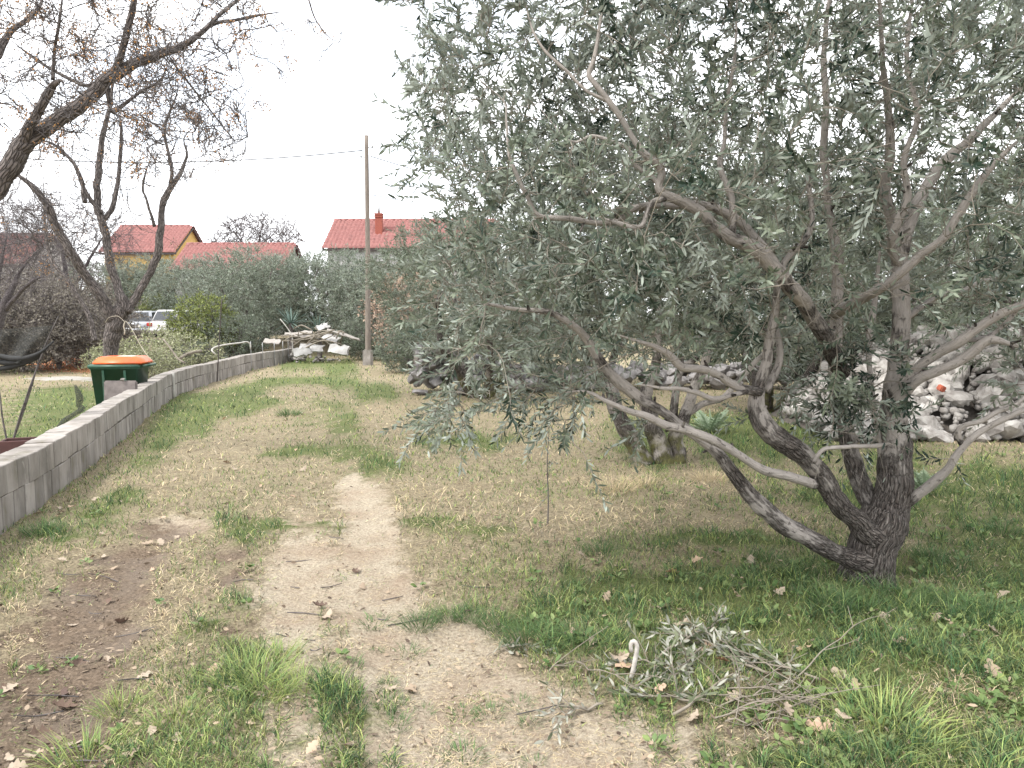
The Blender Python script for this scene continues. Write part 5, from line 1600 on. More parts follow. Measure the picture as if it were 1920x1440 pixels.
# ------------------------------------------------------------------ the green bin, slab, pots, rope, pipes
def bin_():
    D = 13.2
    x0, x1 = (182 - 960) / F * D, (266 - 960) / F * D
    cx, w = (x0 + x1) / 2, (x1 - x0)
    root = empty('wheelie_bin', (cx, D, -0.2), 0.12, 'dark green wheeled bin with orange lid behind the block wall', 'bin')
    hw, hd, zt = w / 2, 0.29, 1.03
    mb = MB()
    rg_ = lambda sx, sy, z: [(-hw * sx, -hd * sy, z), (hw * sx, -hd * sy, z), (hw * sx, hd * sy, z), (-hw * sx, hd * sy, z)]
    mb.loft([rg_(.78, .80, 0.04), rg_(.98, .98, zt - .07), rg_(1.07, 1.07, zt - .065), rg_(1.07, 1.07, zt), rg_(.97, .97, zt)])
    body = link('body', mb.mesh('body', 0.02, 3, True), MAT['bin_green'], root)
    for sy in (-1, 1):
        for sx in (-.45, .45):
            link('rib', MB().add([(hw * sx - .02, sy * hd * .80 , .1), (hw * sx + .02, sy * hd * .80, .1), (hw * sx + .02, sy * hd * .985, zt - .1), (hw * sx - .02, sy * hd * .985, zt - .1),
                                  (hw * sx - .02, sy * (hd * .80 + .008), .1), (hw * sx + .02, sy * (hd * .80 + .008), .1), (hw * sx + .02, sy * (hd * .985 + .008), zt - .1), (hw * sx - .02, sy * (hd * .985 + .008), zt - .1)],
                                 [(0, 1, 2, 3), (4, 7, 6, 5), (0, 4, 5, 1), (1, 5, 6, 2), (2, 6, 7, 3), (3, 7, 4, 0)]).mesh('rib'), MAT['bin_green'], body)
    ld = MB()
    ld.loft([rg_(1.03, 1.05, zt + .006), rg_(1.0, 1.03, zt + .04), rg_(.84, .84, zt + .12), rg_(.74, .72, zt + .135)])
    lid = link('lid', ld.mesh('lid', 0.012, 2, True), MAT['bin_orange'], root, (0.06, 0, 0))
    link('lid_patch', MB().box(-.06, .2, -.12, .09, zt + .134, zt + .138).mesh('lid_patch'), MAT['off_white'], lid)  # thin flat off-white patch on the lid top
    hb = MB().cyl((hw + .13, -.2, zt - .02), (hw + .13, .2, zt - .02), .018, n=10)
    for sy in (-1, 1): hb.cyl((hw - .02, sy * .2, zt - .05), (hw + .14, sy * .2, zt - .02), .02, n=8)
    link('handle', hb.mesh('handle', smooth=True), MAT['bin_green'], root)
    for sy in (-1, 1):
        wh = MB().cyl((hw * .85, sy * (hd + .0), .1), (hw * .85, sy * (hd + .06), .1), .1, n=20).mesh('wheel', .012, 2, True)
        wo = link('wheel', wh, MAT['black_rubber'], root)
        link('hub', MB().cyl((hw * .85, sy * (hd + .055), .1), (hw * .85, sy * (hd + .068), .1), .045, n=14).mesh('hub'), MAT['metal'], wo)


bin_()
D = 11.9
sx0, sx1, szt = (191 - 960) / F * D, (252 - 960) / F * D, pix(220, 714, D)[2]
tag(link('stone_slab', MB().box(-(sx1 - sx0) / 2, (sx1 - sx0) / 2, -.03, .03, 0, szt + .2).mesh('stone_slab', .02, 2), MAT['slab'], None, ((sx0 + sx1) / 2, D, -.2), (-0.05, 0, 0.05)),
    'upright brown-grey slab leaning before the green bin', 'slab')


def rock_mesh(seed, sub=1, flat=0.65, ang=0.3):
    r = random.Random(seed)
    bm = bmesh.new()
    bmesh.ops.create_icosphere(bm, subdivisions=sub, radius=0.5)
    for _ in range(7):                                      # flat broken faces
        n = Vector((r.gauss(0, 1), r.gauss(0, 1), r.gauss(0, 1))).normalized(); d = r.uniform(0.26, 0.42)
        for v in bm.verts:
            k = v.co.dot(n) - d
            if k > 0: v.co -= n * k
    for v in bm.verts:
        v.co += Vector((r.uniform(-1, 1), r.uniform(-1, 1), r.uniform(-1, 1))) * ang * 0.1
        v.co.y *= r.uniform(0.98, 1.02) * 0.82; v.co.z *= flat
    me = bpy.data.meshes.new('stone'); bm.to_mesh(me); bm.free()
    return me


ROCKS = [rock_mesh(900 + k, 2 if k < 4 else 1, random.Random(k).uniform(.5, .8)) for k in range(12)]
rk = rock_mesh(777, 2); rk.materials.append(MAT['stone'])
p = pix(230, 708, D)
tag(link('stone', rk, None, None, (p[0], D, szt + .018), (0, 0, .5), None, (.085, .085, .085)), 'small pale stone balanced on the brown-grey slab', 'stone')
p = pix(55, 822, 7.5)
bxm = MB()
for s in (-1, 1):
    bxm.box(-.16, .16, s * .12 - .012, s * .12 + .012, 0, .58)
    bxm.box(s * .16 - .012, s * .16 + .012, -.105, .105, 0, .578)
bxm.box(-.145, .145, -.105, .105, .30, .44)
tag(link('planter_box', bxm.mesh('planter_box', .004, 1), MAT['box_brown'], None, (p[0] - .15, 7.6, -.2), (0, 0, .35)), 'dark red-brown open box standing behind the block wall', 'box')

# rope from the forked trunk to the bin
def P_(lst, D):
    return [pix(a, b, d if d else D) for a, b, d in lst]


tag(tube_obj('rope', P_([(197, 605, 14.2), (205, 595, 14.05), (222, 593, 13.9), (232, 602, 13.9), (238, 604, 13.7), (250, 622, 13.6), (262, 645, 13.5), (275, 665, 13.3), (284, 674, 13.2), (290, 678, 13.2)], 0), .005, 'rope', None, 6, .06),
    'pale rope tied round the forked trunk and stretched to the bin handle', 'rope')
tag(tube_obj('rope', P_([(234, 604, 13.9), (232, 612, 13.88), (234, 620, 13.87), (233, 628, 13.86)], 0), .012, 'rope', None, 6, .05), 'short frayed rope end dangling from the trunk knot', 'rope')
wq = gnd(325, 745)
tag(tube_obj('white_pipe', [np.array((wq[0] + .035, wq[1] - .05, -.02)), np.array((wq[0] + .035, wq[1] - .05, .3)), np.array((wq[0] + .03, wq[1] - .05, .52))], .03, 'white_pipe', None, 8, .1),
    'white vertical pipe fixed to the joint of the block wall', 'pipe')
tag(tube_obj('metal_stake', P_([(407, 717, 19.4), (409, 680, 19.4), (412, 620, 19.4), (416, 560, 19.4)], 0), .014, 'dark_trim', None, 6, .2), 'thin dark stake standing against the track side of the wall', 'stake')
tag(tube_obj('bent_pipe', P_([(404, 664, 20.5), (397, 657, 20.5), (403, 651, 20.6), (425, 646, 20.8), (450, 643, 21.2), (462, 641, 21.5), (469, 645, 21.6), (470, 655, 21.6)], 0), .022, 'white_pipe', None, 7, .08),
    'pale bent hose looping over the top of the block wall', 'pipe')
tag(tube_obj('bent_pipe', P_([(549, 664, 28), (548, 640, 28), (547, 628, 28), (535, 610, 28), (525, 598, 28)], 0), .018, 'white_pipe', None, 6, .1), 'thin pale cranked pipe at the far end of the block wall', 'pipe')
for px, t0 in ((470, 632), (492, 634), (514, 634), (530, 632), (540, 628)):
    d_ = np.interp(px, [406, 480, 550], [gnd(406, 714)[1], gnd(480, 692)[1], gnd(550, 677)[1]]) - .15
    q0, q1 = gnd(px, 700), pix(px, t0 + 8, d_)
    tag(tube_obj('fence_rod', [np.array((q1[0], d_, 0.0)), np.array((q1[0], d_, .4)), q1], .011, 'metal', None, 5, .3), 'thin rusty-grey rod in the row along the wall far end', 'rod', 'rods along the wall end')
tag(tube_obj('log', P_([(338, 672, 17.5), (345, 667, 17.6), (360, 661, 17.8), (378, 658, 18.0)], 0), .035, 'pale_twig', None, 8, .1), 'pale cut branch propped on the wall beside the yellowish shrub', 'branch')
tag(tube_obj('log', P_([(306, 636, 17.5), (316, 648, 17.4), (326, 662, 17.3), (334, 673, 17.2), (346, 680, 17.1)], 0), .022, 'pale_twig', None, 8, .1), 'thin pale cut stem slanting down onto the wall top', 'branch')

# ------------------------------------------------------------------ shade net on its leaning stems
def net():
    Dn = 9.3
    root = empty('shade_net', pix(22, 838, Dn) * np.array((1, 1, 0)), 0, 'torn dark shade net hung on two thin leaning canes at the left', 'net')
    off = np.array(root.location)
    tube_obj('cane', [q - off for q in P_([(20, 842, Dn), (38, 780, Dn), (62, 710, Dn), (88, 640, Dn), (110, 592, Dn)], 0)], [.014, .012, .011, .009, .006], 'melia_twig', root, 6, .1)
    tube_obj('cane', [q - off for q in P_([(18, 842, Dn), (34, 800, Dn + .1), (56, 735, Dn + .1), (74, 670, Dn + .1)], 0)], [.012, .011, .010, .007], 'melia_twig', root, 6, .1)
    tube_obj('cane', [q - off for q in P_([(16, 842, Dn), (4, 780, Dn), (0, 740, Dn), (-10, 690, Dn)], 0)], [.012, .010, .008, .006], 'melia_twig', root, 6, .1)
    nu, nv = 60, 34
    V, B = [], []
    for j in range(nv):
        v = j / (nv - 1)
        for i in range(nu):
            u = i / (nu - 1)
            xr = np.interp(v, [0, 1], [104, 70])
            px = -160 + (xr + 160) * u
            pyt = 610 + 20 * (1 - u)
            pyb = np.interp(u, [0, .55, .8, 1], [690, 684, 676, 672]) + 6 * math.sin(u * 9)
            py = pyt + (pyb - pyt) * v
            fold = .10 * math.sin(u * 26 + v * 2) * v + .05 * math.sin(u * 11)
            V.append(pix(px, py, Dn + .05 + fold) - off); B.append((u * 3, v * .8, 0))
    gi_ = np.arange(nu * nv).reshape(nv, nu)
    q = np.stack([gi_[:-1, :-1], gi_[:-1, 1:], gi_[1:, 1:], gi_[1:, :-1]], -1).reshape(-1, 4)
    link('mesh_sheet', new_mesh('mesh_sheet', np.array(V), [q], {'bc': np.array(B)}), MAT['net'], root)
    hem = []
    for k in range(3):
        hem = [pix(px, py, Dn + .02 * k) - off for px, py in ((-160, 690 + 6 * k), (-60, 684 + 5 * k), (-10, 668 + 12 * k), (20, 672 + 8 * k), (45, 672 + 4 * k), (70, 664 + 3 * k), (84, 655), (100, 640))]
        tube_obj('hem', hem, [.03, .03, .03, .036, .034, .025, .018, .01], 'black_rubber', root, 9, .05)


net()
tag(tube_obj('net_scrap', P_([(141, 722, 8.9), (146, 735, 8.9), (150, 748, 8.9), (148, 760, 8.9), (154, 766, 8.9), (140, 776, 8.8), (122, 788, 8.7), (108, 800, 8.6)], 0),
             [.012, .03, .04, .03, .035, .025, .03, .012], 'net', None, 12, .02), 'crumpled black net scrap draped behind the block wall', 'net')

# ------------------------------------------------------------------ shrubs and hedge
def shrub_parts(seed, h, r, n, per, leafL, leafW, gap, leafmat, twig='plum_twig', stems=7, lmax=0.4, z0=0.05, tip=0.004, pairs=True):
    rng = np.random.default_rng(seed)
    sk = Skel(); A_all = []
    for s in range(stems):
        a = rng.uniform(0, 6.28); dv = np.array((math.cos(a), math.sin(a), 0)) * r * rng.uniform(.15, .6)
        A = np.array([np.append(dv * t * .9 + np.array((0, 0, h * .75 * t)) + rng.normal(0, .03 * h, 3) * t, .022 * h / 1.5 * (1 - .7 * t)) for t in np.linspace(0, 1, 6)])
        A_all.append(A); sk.add(A)
    P = []
    while len(P) < n * 2:
        p = rng.normal(0, 1, 3); p = p / np.linalg.norm(p) * rng.uniform(.2, 1) ** .45
        q = np.array((p[0] * r, p[1] * r, z0 + (h - z0) * (.5 + .5 * p[2])))
        if vn(np.array([q]) * 2.5 / r, seed)[0] > .3: P.append(q)
    P = thin_out(np.array(P), (4.2 * r * r * h / n) ** (1 / 3) * .75)[:n]
    ch, rd = grow(sk, P, rng, .012, tip)
    S, D, L = shoots_from(ch, per, rng, lmax * .4, lmax, .3, .9, np.array((0, 0, h * .3)), .5)
    CV = shoot_curves(S, D, L, rng, .05)
    st = np.array(A_all)
    parts = [('stems', twig_mesh('stems', [(st[:, :, :3], st[:, :, 3], 6), (ch, rd, 3), (CV[:, ::2], np.linspace(tip * .7, tip * .4, 3)[None].repeat(len(CV), 0), 3)]), twig, 'stuff')]
    if leafL:
        O, Dr, Nm, Ll, Lw = leaves_on(CV, L, rng, gap, leafL, leafW, pairs=pairs)
        parts.append(('foliage', leaf_mesh('foliage', O, Dr, Nm, Ll, Lw, rng, 4), leafmat, 'stuff'))
    return parts


HEDGE = [shrub_parts(600 + k, 3.0, 2.0, 260, 7, .085, .042, .13, 'hedge_leaf', stems=10, lmax=.75, tip=.008) for k in range(2)]
for k, (px, D, sc, lab) in enumerate([(-60, 25, 1.0, 'dry brown thicket shrub at the far left behind the net'), (40, 26, 1.05, 'brown leafless hedge shrub beside the plum tree'),
                                      (110, 27, 1.0, 'brown hedge shrub above the low stone edging'), (165, 28, .95, 'brown twiggy shrub just left of the forked trunk'),
                                      (10, 32, 1.25, 'taller grey thicket shrub behind the brown hedge'), (120, 34, 1.2, 'grey-brown thicket shrub below the far left roof'), (215, 47, 1.0, 'twiggy brown shrub behind the forked trunk')]):
    x = (px - 960) / F * D
    place(HEDGE[k % 2], 'hedge_shrub', (x, D, Hs(x, D)), k * 1.3, sc, lab, 'shrub', 'brown hedge at the left')
YEL = shrub_parts(620, 2.3, 1.1, 240, 6, .11, .04, .08, 'yellow_leaf', lmax=.4)
PALE = shrub_parts(621, 1.0, 1.0, 200, 5, .07, .035, .07, 'pale_shrub_leaf', lmax=.3)
DRY = shrub_parts(622, 2.4, 1.3, 160, 5, .10, .05, .1, 'dry_bush_leaf', lmax=.5)
GRN = shrub_parts(623, 1.8, 1.3, 260, 6, .09, .035, .075, 'olive_leaf_far', lmax=.4)
for parts, px, D, rz, sc, lab in [
        (YEL, 380, 29, 0, 1.1, 'yellow-green leafy bush partly hiding the white car'),
        (YEL, 300, 43.5, 2, 1.0, 'yellow-green bush rising behind the parked cars'),
        (PALE, 275, 20.5, 0, .95, 'low pale-leaved shrub between forked trunk and wall'),
        (PALE, 320, 23, 1.5, 1.4, 'pale cream-green low shrub below the silver car'),
        (PALE, 225, 23, 2.7, 1.0, 'pale low shrub just behind the forked trunk foot'),
        (GRN, 440, 29, 0.5, 1.0, 'dark green bush left of the yucca plants'),
        (GRN, 690, 30, 1.5, .9, 'dark scrub bush at the foot of the pole'),
        (GRN, 770, 23, 2.5, .8, 'grey-green scrub behind the dark stone row end'),
        (GRN, 820, 25, 3.5, 1.0, 'grey scrub bush behind the stones, beside the big olive edge'),
        (DRY, 775, 29, 0, 1.35, 'bush with dry buff-pink leaves in front of the white house corner'),
        (GRN, 370, 24, 5.5, .6, 'small green bush close behind the wall by the hose'),
        (GRN, 980, 21, 4.4, 1.1, 'scrub bush filling the gap under the grove behind the stone row'),
        (GRN, 1330, 20, 5.4, 1.1, 'grey-green scrub behind the stone row near the mossy olive'),
        (GRN, 1560, 16.5, 0.4, 1.1, 'grey scrub bush left of the white stone heap'),
        (GRN, 1760, 15.5, 1.4, 1.2, 'grey scrub bush right behind the white stone heap')]:
    x = (px - 960) / F * D
    place(parts, 'shrub', (x, D, Hs(x, D)), rz, sc, lab, 'shrub')

# low stone edging by the parking place, kerb
def stone_line(name, label, a, b, n, sz, mat, seed, rows=1, spread=.1):
    r = random.Random(seed)
    root = empty(name, a, 0, label, 'stone edging')
    v = np.array(b) - np.array(a)
    for row in range(rows):
        for k in range(n):
            t = (k + r.uniform(.2, .8)) / n
            me = ROCK_M[mat][r.randrange(len(ROCKS))]
            s = sz * r.uniform(.7, 1.35)
            o = link('stone', me, None, root, (v[0] * t + r.uniform(-spread, spread), v[1] * t + r.uniform(-spread, spread), s * .2 + row * sz * .5), (r.uniform(-.4, .4), r.uniform(-.4, .4), r.uniform(0, 6.28)),
                     None, (s, s, s * r.uniform(.8, 1.2)))
    return root


ROCK_M = {}
for mt in ('stone', 'dark_stone'):
    ROCK_M[mt] = []
    for m_ in ROCKS:
        c = m_.copy(); c.materials.append(MAT[mt]); ROCK_M[mt].append(c)
e0, e1 = gnd(105, 672), gnd(225, 668)
stone_line('stone_edging', 'low rough stone edging under the brown hedge', (e0[0], e0[1], Hs(*e0[:2])), (e1[0], e1[1], 0), 26, .34, 'stone', 5, 3)
# concrete kerb on which the parking place starts
kx0, kx1 = (236 - 960) / F * 36.5, (470 - 960) / F * 36.5
tag(link('kerb', MB().box(kx0, kx1, -.12, .12, -.35, .12).mesh('kerb', .02, 1), MAT['concrete'], None, (0, 36.4, .55)), 'pale concrete kerb in front of the parked cars', 'kerb')


# ------------------------------------------------------------------ cars
def car(label, loc, rz, paint, L=4.2, W=1.72, Hh=1.45, est=True):
    root = empty('parked_car', loc, rz, label, 'car')
    prof_b = [(-L / 2, .35), (-L / 2 + .03, .72), (-L / 2 + .1, .86), (L / 2 - 1.15, .90), (L / 2 - .25, .76), (L / 2, .6), (L / 2, .3), (L / 2 - .1, .22), (-L / 2 + .1, .22)]
    def ext(pr, w0, name, mat, bev, par, w1=None):
        mb = MB()
        mb.loft([[(x, -w0, z) for x, z in pr], [(x, w0, z) for x, z in pr]])
        return link(name, mb.mesh(name, bev, 3, True), MAT[mat], par)
    body = ext(prof_b, W / 2, 'body', paint, .06, root)
    rear = -L / 2 + (.18 if est else .75)
    cab = MB()
    lo = [(rear, -W / 2 + .06, .86), (L / 2 - 1.1, -W / 2 + .06, .88), (L / 2 - 1.1, W / 2 - .06, .88), (rear, W / 2 - .06, .86)]
    hi = [(rear + .28, -W / 2 + .22, Hh - .03), (L / 2 - 1.85, -W / 2 + .22, Hh), (L / 2 - 1.85, W / 2 - .22, Hh), (rear + .28, W / 2 - .22, Hh - .03)]
    cab.loft([lo, hi])
    cabin = link('cabin', cab.mesh('cabin', .05, 3, True), MAT[paint], root)
    def quad(a, b, c, d, out, mat, name, par):
        a, b, c, d = (Vector(q) for q in (a, b, c, d))
        n = (b - a).cross(d - a).normalized() * out
        mb = MB().add([a + n, b + n, c + n, d + n, a - n, b - n, c - n, d - n], [(0, 1, 2, 3), (7, 6, 5, 4), (0, 4, 5, 1), (1, 5, 6, 2), (2, 6, 7, 3), (3, 7, 4, 0)])
        return link(name, mb.mesh(name), MAT[mat], par)
    def lerp(p, q, t): return tuple(p[k] * (1 - t) + q[k] * t for k in range(3))
    def win(i, j, name, s0=.08, s1=.92):
        a, b, c, d = lo[i], lo[j], hi[j], hi[i]
        A, B_ = lerp(a, b, s0), lerp(a, b, s1); Dd, Cc = lerp(d, c, s0), lerp(d, c, s1)
        quad(lerp(A, Dd, .14), lerp(B_, Cc, .14), lerp(B_, Cc, .86), lerp(A, Dd, .86), .012, 'glass', name, cabin)
    win(3, 0, 'rear_window'); win(1, 2, 'windscreen')
    win(0, 1, 'side_window', .05, .47); win(0, 1, 'side_window', .52, .93); win(2, 3, 'side_window', .07, .48); win(2, 3, 'side_window', .53, .95)
    for s in (-1, 1):
        link('tail_lamp', MB().box(-L / 2 - .015, -L / 2 + .1, s * (W / 2 - .15) - .12, s * (W / 2 - .15) + .12, .62, .80).mesh('tail_lamp', .02, 1), MAT['tail_lamp'], body)
        link('headlight', MB().box(L / 2 - .12, L / 2 + .012, s * (W / 2 - .25) - .18, s * (W / 2 - .25) + .18, .55, .68).mesh('headlight', .02, 1), MAT['glass'], body)
        for xw in (-L / 2 + .75, L / 2 - .78):
            wh = link('wheel', MB().cyl((xw, s * (W / 2 - .17), .31), (xw, s * (W / 2 + .015), .31), .31, n=22).mesh('wheel', .03, 2, True), MAT['black_rubber'], root)
            link('rim', MB().cyl((xw, s * (W / 2), .31), (xw, s * (W / 2 + .022), .31), .19, n=16).mesh('rim', .008, 1), MAT['metal'], wh)
    link('bumper', MB().box(-L / 2 - .06, -L / 2 + .1, -W / 2 + .04, W / 2 - .04, .32, .52).mesh('bumper', .03, 2, True), MAT[paint], root)
    link('number_plate', MB().box(-L / 2 - .03, -L / 2 + .05, -.26, .26, .56, .67).mesh('number_plate'), MAT['off_white'], body)


cxs = (272 - 960) / F * 40.5
car('silver grey estate car parked behind the low shrubs', (cxs, 41.2, .66), math.pi / 2 + .1, 'car_silver')
cxs = (340 - 960) / F * 39.5
car('white car parked behind the yellow-green bush', (cxs, 40.6, .66), math.pi / 2 - .25, 'car_white', 4.3, 1.75, 1.5)

# ------------------------------------------------------------------ yuccas and the rubbish heap
def yucca(px, py, D, label, seed, R=.8, n=46, trunk_h=.5):
    rng = np.random.default_rng(seed)
    c = pix(px, py, D)
    root = empty('yucca_plant', (c[0], D, 0), 0, label, 'plant', 'yuccas at the end of the wall')
    tube_obj('trunk', [np.array((0, 0, -.05)), np.array((.02, 0, c[2] * .5)), np.array((0, 0, c[2]))], [.11, .09, .08], 'melia_bark', root, 8, .1)
    t = np.linspace(0, 1, 5)
    w = np.array([.028, .034, .03, .018, .002])
    V, q = [], []
    for k in range(5):
        V += [(t[k], -w[k], -.05 * t[k] ** 2), (t[k], 0, -.012 - .05 * t[k] ** 2), (t[k], w[k], -.05 * t[k] ** 2)]
    for k in range(4):
        for s in (0, 1): q.append((k * 3 + s, k * 3 + s + 1, k * 3 + 4 + s, k * 3 + 3 + s))
    me = new_mesh('leaf', np.array(V), [np.array(q)], {'var': np.full(15, .4)}, False); me.materials.append(MAT['yucca_leaf'])
    for k in range(n):
        el = rng.uniform(-.35, 1.35); az = rng.uniform(0, 6.28)
        s = R * rng.uniform(.75, 1.1)
        link('leaf', me, None, root, (0.03 * math.cos(az), .03 * math.sin(az), c[2] + rng.uniform(-.08, .06)), (rng.uniform(-.3, .3), -el, az), None, (s, s, s))


yucca(545, 606, 29.5, 'spiky blue-green yucca with trunk at the far end of the wall', 1, .85)
yucca(598, 618, 28.8, 'smaller spiky yucca leaning over the white rubble', 2, .7, 40)
yucca(780, 635, 22.0, 'low grey-green yucca rosette among scrub by the dark stones', 3, .6, 30)


def heap():
    r = random.Random(44)
    items = [   # px, py, D, w, h, t, rx, ry, rz, mat, name, label
        (585, 652, 27.6, .9, .45, .05, .5, .06, .1, 'plaster_sheet', 'plaster_sheet', 'large white sheet lying sloped on the rubbish heap'),
        (622, 634, 27.9, .7, .4, .04, .5, .25, -.35, 'plaster_sheet', 'plaster_sheet', 'white board propped at an angle on the heap near the pole'),
        (606, 612, 28.6, .5, .35, .04, .5, -.3, .5, 'plaster_sheet', 'plaster_sheet', 'small bright white panel on top of the rubbish heap'),
        (575, 632, 28.2, .9, .12, .06, .9, .05, .2, 'grey_wood', 'plank', 'weathered grey plank lying across the heap'),
        (560, 625, 28.6, 1.1, .14, .07, .8, -.06, -.1, 'grey_wood', 'plank', 'long grey beam resting under the yuccas'),
        (645, 628, 27.8, 1.3, .14, .05, .6, .3, .5, 'grey_wood', 'plank', 'grey plank tilted towards the utility pole'),
        (510, 640, 28.4, .6, .3, .05, .5, .1, .05, 'grey_wood', 'board', 'grey broken board behind the end of the wall'),
        (636, 656, 27.2, .8, .34, .12, 1.1, .1, -.3, 'plaster_sheet', 'broken_slab', 'broken white slab at the grass edge by the heap'),
        (566, 660, 27.3, .6, .3, .12, 1.2, -.1, .4, 'plaster_sheet', 'broken_slab', 'pale broken slab touching the wall end'),
    ]
    for (px, py, D, w, h, t, rx, ry, rz, mt, nm, lab) in items:
        p = pix(px, py, D)
        mb = MB()
        n = 7
        pts = [(-w / 2, -h / 2)] + [(-w / 2 + w * k / n, -h / 2 + r.uniform(-.04, .04)) for k in range(1, n)] + [(w / 2, -h / 2), (w / 2 + r.uniform(-.1, .05), 0), (w / 2, h / 2)] + \
              [(w / 2 - w * k / n, h / 2 + r.uniform(-.05, .05)) for k in range(1, n)] + [(-w / 2, h / 2)]
        mb.loft([[(x, y, -t / 2) for x, y in pts], [(x, y, t / 2) for x, y in pts]])
        tag(link(nm, mb.mesh(nm, .006, 1), MAT[mt], None, (p[0], D, max(p[2], .12)), (rx, ry, rz)), lab, 'rubbish', 'rubbish heap at the end of the track')
    # the mound of rubble they lie on
    rb = MB()
    root = empty('rubble_mound', (gnd(600, 668)[0], 28.6, 0), 0, 'pale rubble mound under the sheets at the end of the track', 'rubble')
    for k in range(90):
        u = r.gauss(0, .75); v = r.gauss(0, .35)
        z = max(0, .45 * math.exp(-(u / 1.2) ** 2 - (v / .6) ** 2))
        s = r.uniform(.1, .3)
        link('stone', ROCK_M['stone'][r.randrange(12)], None, root, (u * 1.3, v, z * r.uniform(.2, 1)), (r.uniform(-.6, .6), r.uniform(-.6, .6), r.uniform(0, 6.28)), None, (s, s, s * .8))
    for k in range(20):
        a = pix(r.uniform(515, 650), r.uniform(618, 660), r.uniform(27.3, 28.4)); b = pix(r.uniform(525, 650), r.uniform(612, 662), r.uniform(27.3, 28.6))
        a[2] = max(a[2], .05); b[2] = max(b[2], .1)
        m1 = (a + b) / 2 + np.array((r.uniform(-.1, .1), 0, r.uniform(-.1, .25)))
        tag(tube_obj('dead_branch', [a, m1, b], [.03, .024, .01], 'pale_twig', None, 6, .12), 'bleached dead branch tangled in the rubbish heap', 'branch', 'dead branches in the rubbish heap')


heap()


# ------------------------------------------------------------------ stone heaps
def stone_heap(name, label, loc, fn, n, smin, smax, mat, seed, red=False):
    """fn(u) -> (x, y, ztop) samples; stones piled on an inner mound"""
    r = random.Random(seed)
    root = empty(name, loc, 0, label, 'stone heap')
    for k in range(n):
        x, y, z = fn(r)
        s = r.uniform(smin, smax) * (1.25 if r.random() < .15 else 1)
        link('stone', ROCK_M[mat][r.randrange(12)], None, root, (x, y, z + .05), (r.uniform(-.7, .7), r.uniform(-.7, .7), r.uniform(0, 6.28)), None,
             (s * r.uniform(.9, 1.4), s, s * r.uniform(.8, 1.15)))
    return root


hc = np.array((6.6, 11.6))
def heap_r(r):
    x = r.uniform(-2.3, 1.9); y = r.uniform(-1.95, 0.35)
    ztop = 1.42 * max(0, 1 - (max(0, -y - .1) / 1.95) ** 1.25) * max(0, 1 - (abs(x - .6) / 3.1) ** 2.4)
    return x, y, max(.03, ztop - r.uniform(0, .12))


stone_heap('stone_heap', 'tall heap of pale grey field stones behind the big olive', (hc[0], hc[1], 0), heap_r, 298, .26, .46, 'stone', 71)

mv = []
for j in range(14):
    for i in range(24):
        x, y = -3.1 + 6.5 * i / 23, -2.0 + 3.6 * j / 13
        z = 1.32 * max(0, 1 - (max(0, abs(y + .0) - .1) / 1.9) ** 1.25) * max(0, 1 - (abs(x - .6) / 3.1) ** 2.4) - .2
        mv.append((x, y, z + .08 * vn(np.array([[x * 3, y * 3, 0]]), 4)[0]))
gi_ = np.arange(24 * 14).reshape(14, 24)
q = np.stack([gi_[:-1, :-1], gi_[:-1, 1:], gi_[1:, 1:], gi_[1:, :-1]], -1).reshape(-1, 4)

def small_rubble(n, fn, smin, smax, seed):
    rng = np.random.default_rng(seed); r = random.Random(seed)
    Vb = np.array([v.co for v in ROCKS[6].vertices]); Fb = np.array([list(p_.vertices) for p_ in ROCKS[6].polygons])
    V, Fc = [], []
    for k in range(n):
        x, y, z = fn(r)
        R = np.array(Matrix.Rotation(r.uniform(0, 6.28), 3, Vector((r.gauss(0, 1), r.gauss(0, 1), r.gauss(0, 1))).normalized()))
        V.append(Vb @ R.T * r.uniform(smin, smax) + np.array((x, y, z + .04))); Fc.append(Fb + k * len(Vb))
    return new_mesh('small_rubble', np.vstack(V), [np.vstack(Fc)], None, False)


HEAP = [o for o in bpy.data.objects if o.name == 'stone_heap'][0]
link('small_rubble', small_rubble(1500, heap_r, .08, .2, 5), MAT['stone'], HEAP, kind='stuff')
link('rubble_core', new_mesh('rubble_core', np.array(mv), [q]), MAT['mortar'], HEAP)
bp = pix(1765, 728, 9.95)
tag(link('brick_fragment', MB().box(-.05, .05, -.04, .04, -.04, .04).mesh('brick_fragment', .012, 2), MAT['brick_red'], None, bp, (.4, .3, .5)), 'small orange-red brick fragment lodged among pale stones', 'brick')


def row_fn(r):
    t = r.random()
    x = -1.2 + 9.6 * t; y = r.uniform(-.55, .45) + .9 * math.sin(t * 2)
    top = (.75 if t < .2 else .5) * max(0, 1 - (abs(y - .9 * math.sin(t * 2)) / .75) ** 2)
    return x, y, max(.04, top * r.uniform(.3, 1))


stone_heap('stone_row', 'rough row of dark field stones crossing behind the olives', (-1.0, 16.6, 0), row_fn, 290, .24, .5, 'dark_stone', 72)
bs = empty('stone_heap', gnd(808, 742), 0, 'dark stacked slabs at the track end of the stone row', 'stone heap')
r_ = random.Random(8)
for k in range(46):
    z = r_.uniform(0, 1.0); x = r_.uniform(-.55, .9) * (1 - z * .35) + .15; s = r_.uniform(.26, .5)
    link('stone', ROCK_M['dark_stone'][r_.randrange(12)], None, bs, (x, r_.uniform(-.1, .7) + z * .3, z * .95), (r_.uniform(-.4, .4), r_.uniform(-.3, .6), r_.uniform(0, 6.28)), None, (s * 1.4, s, s * .7))

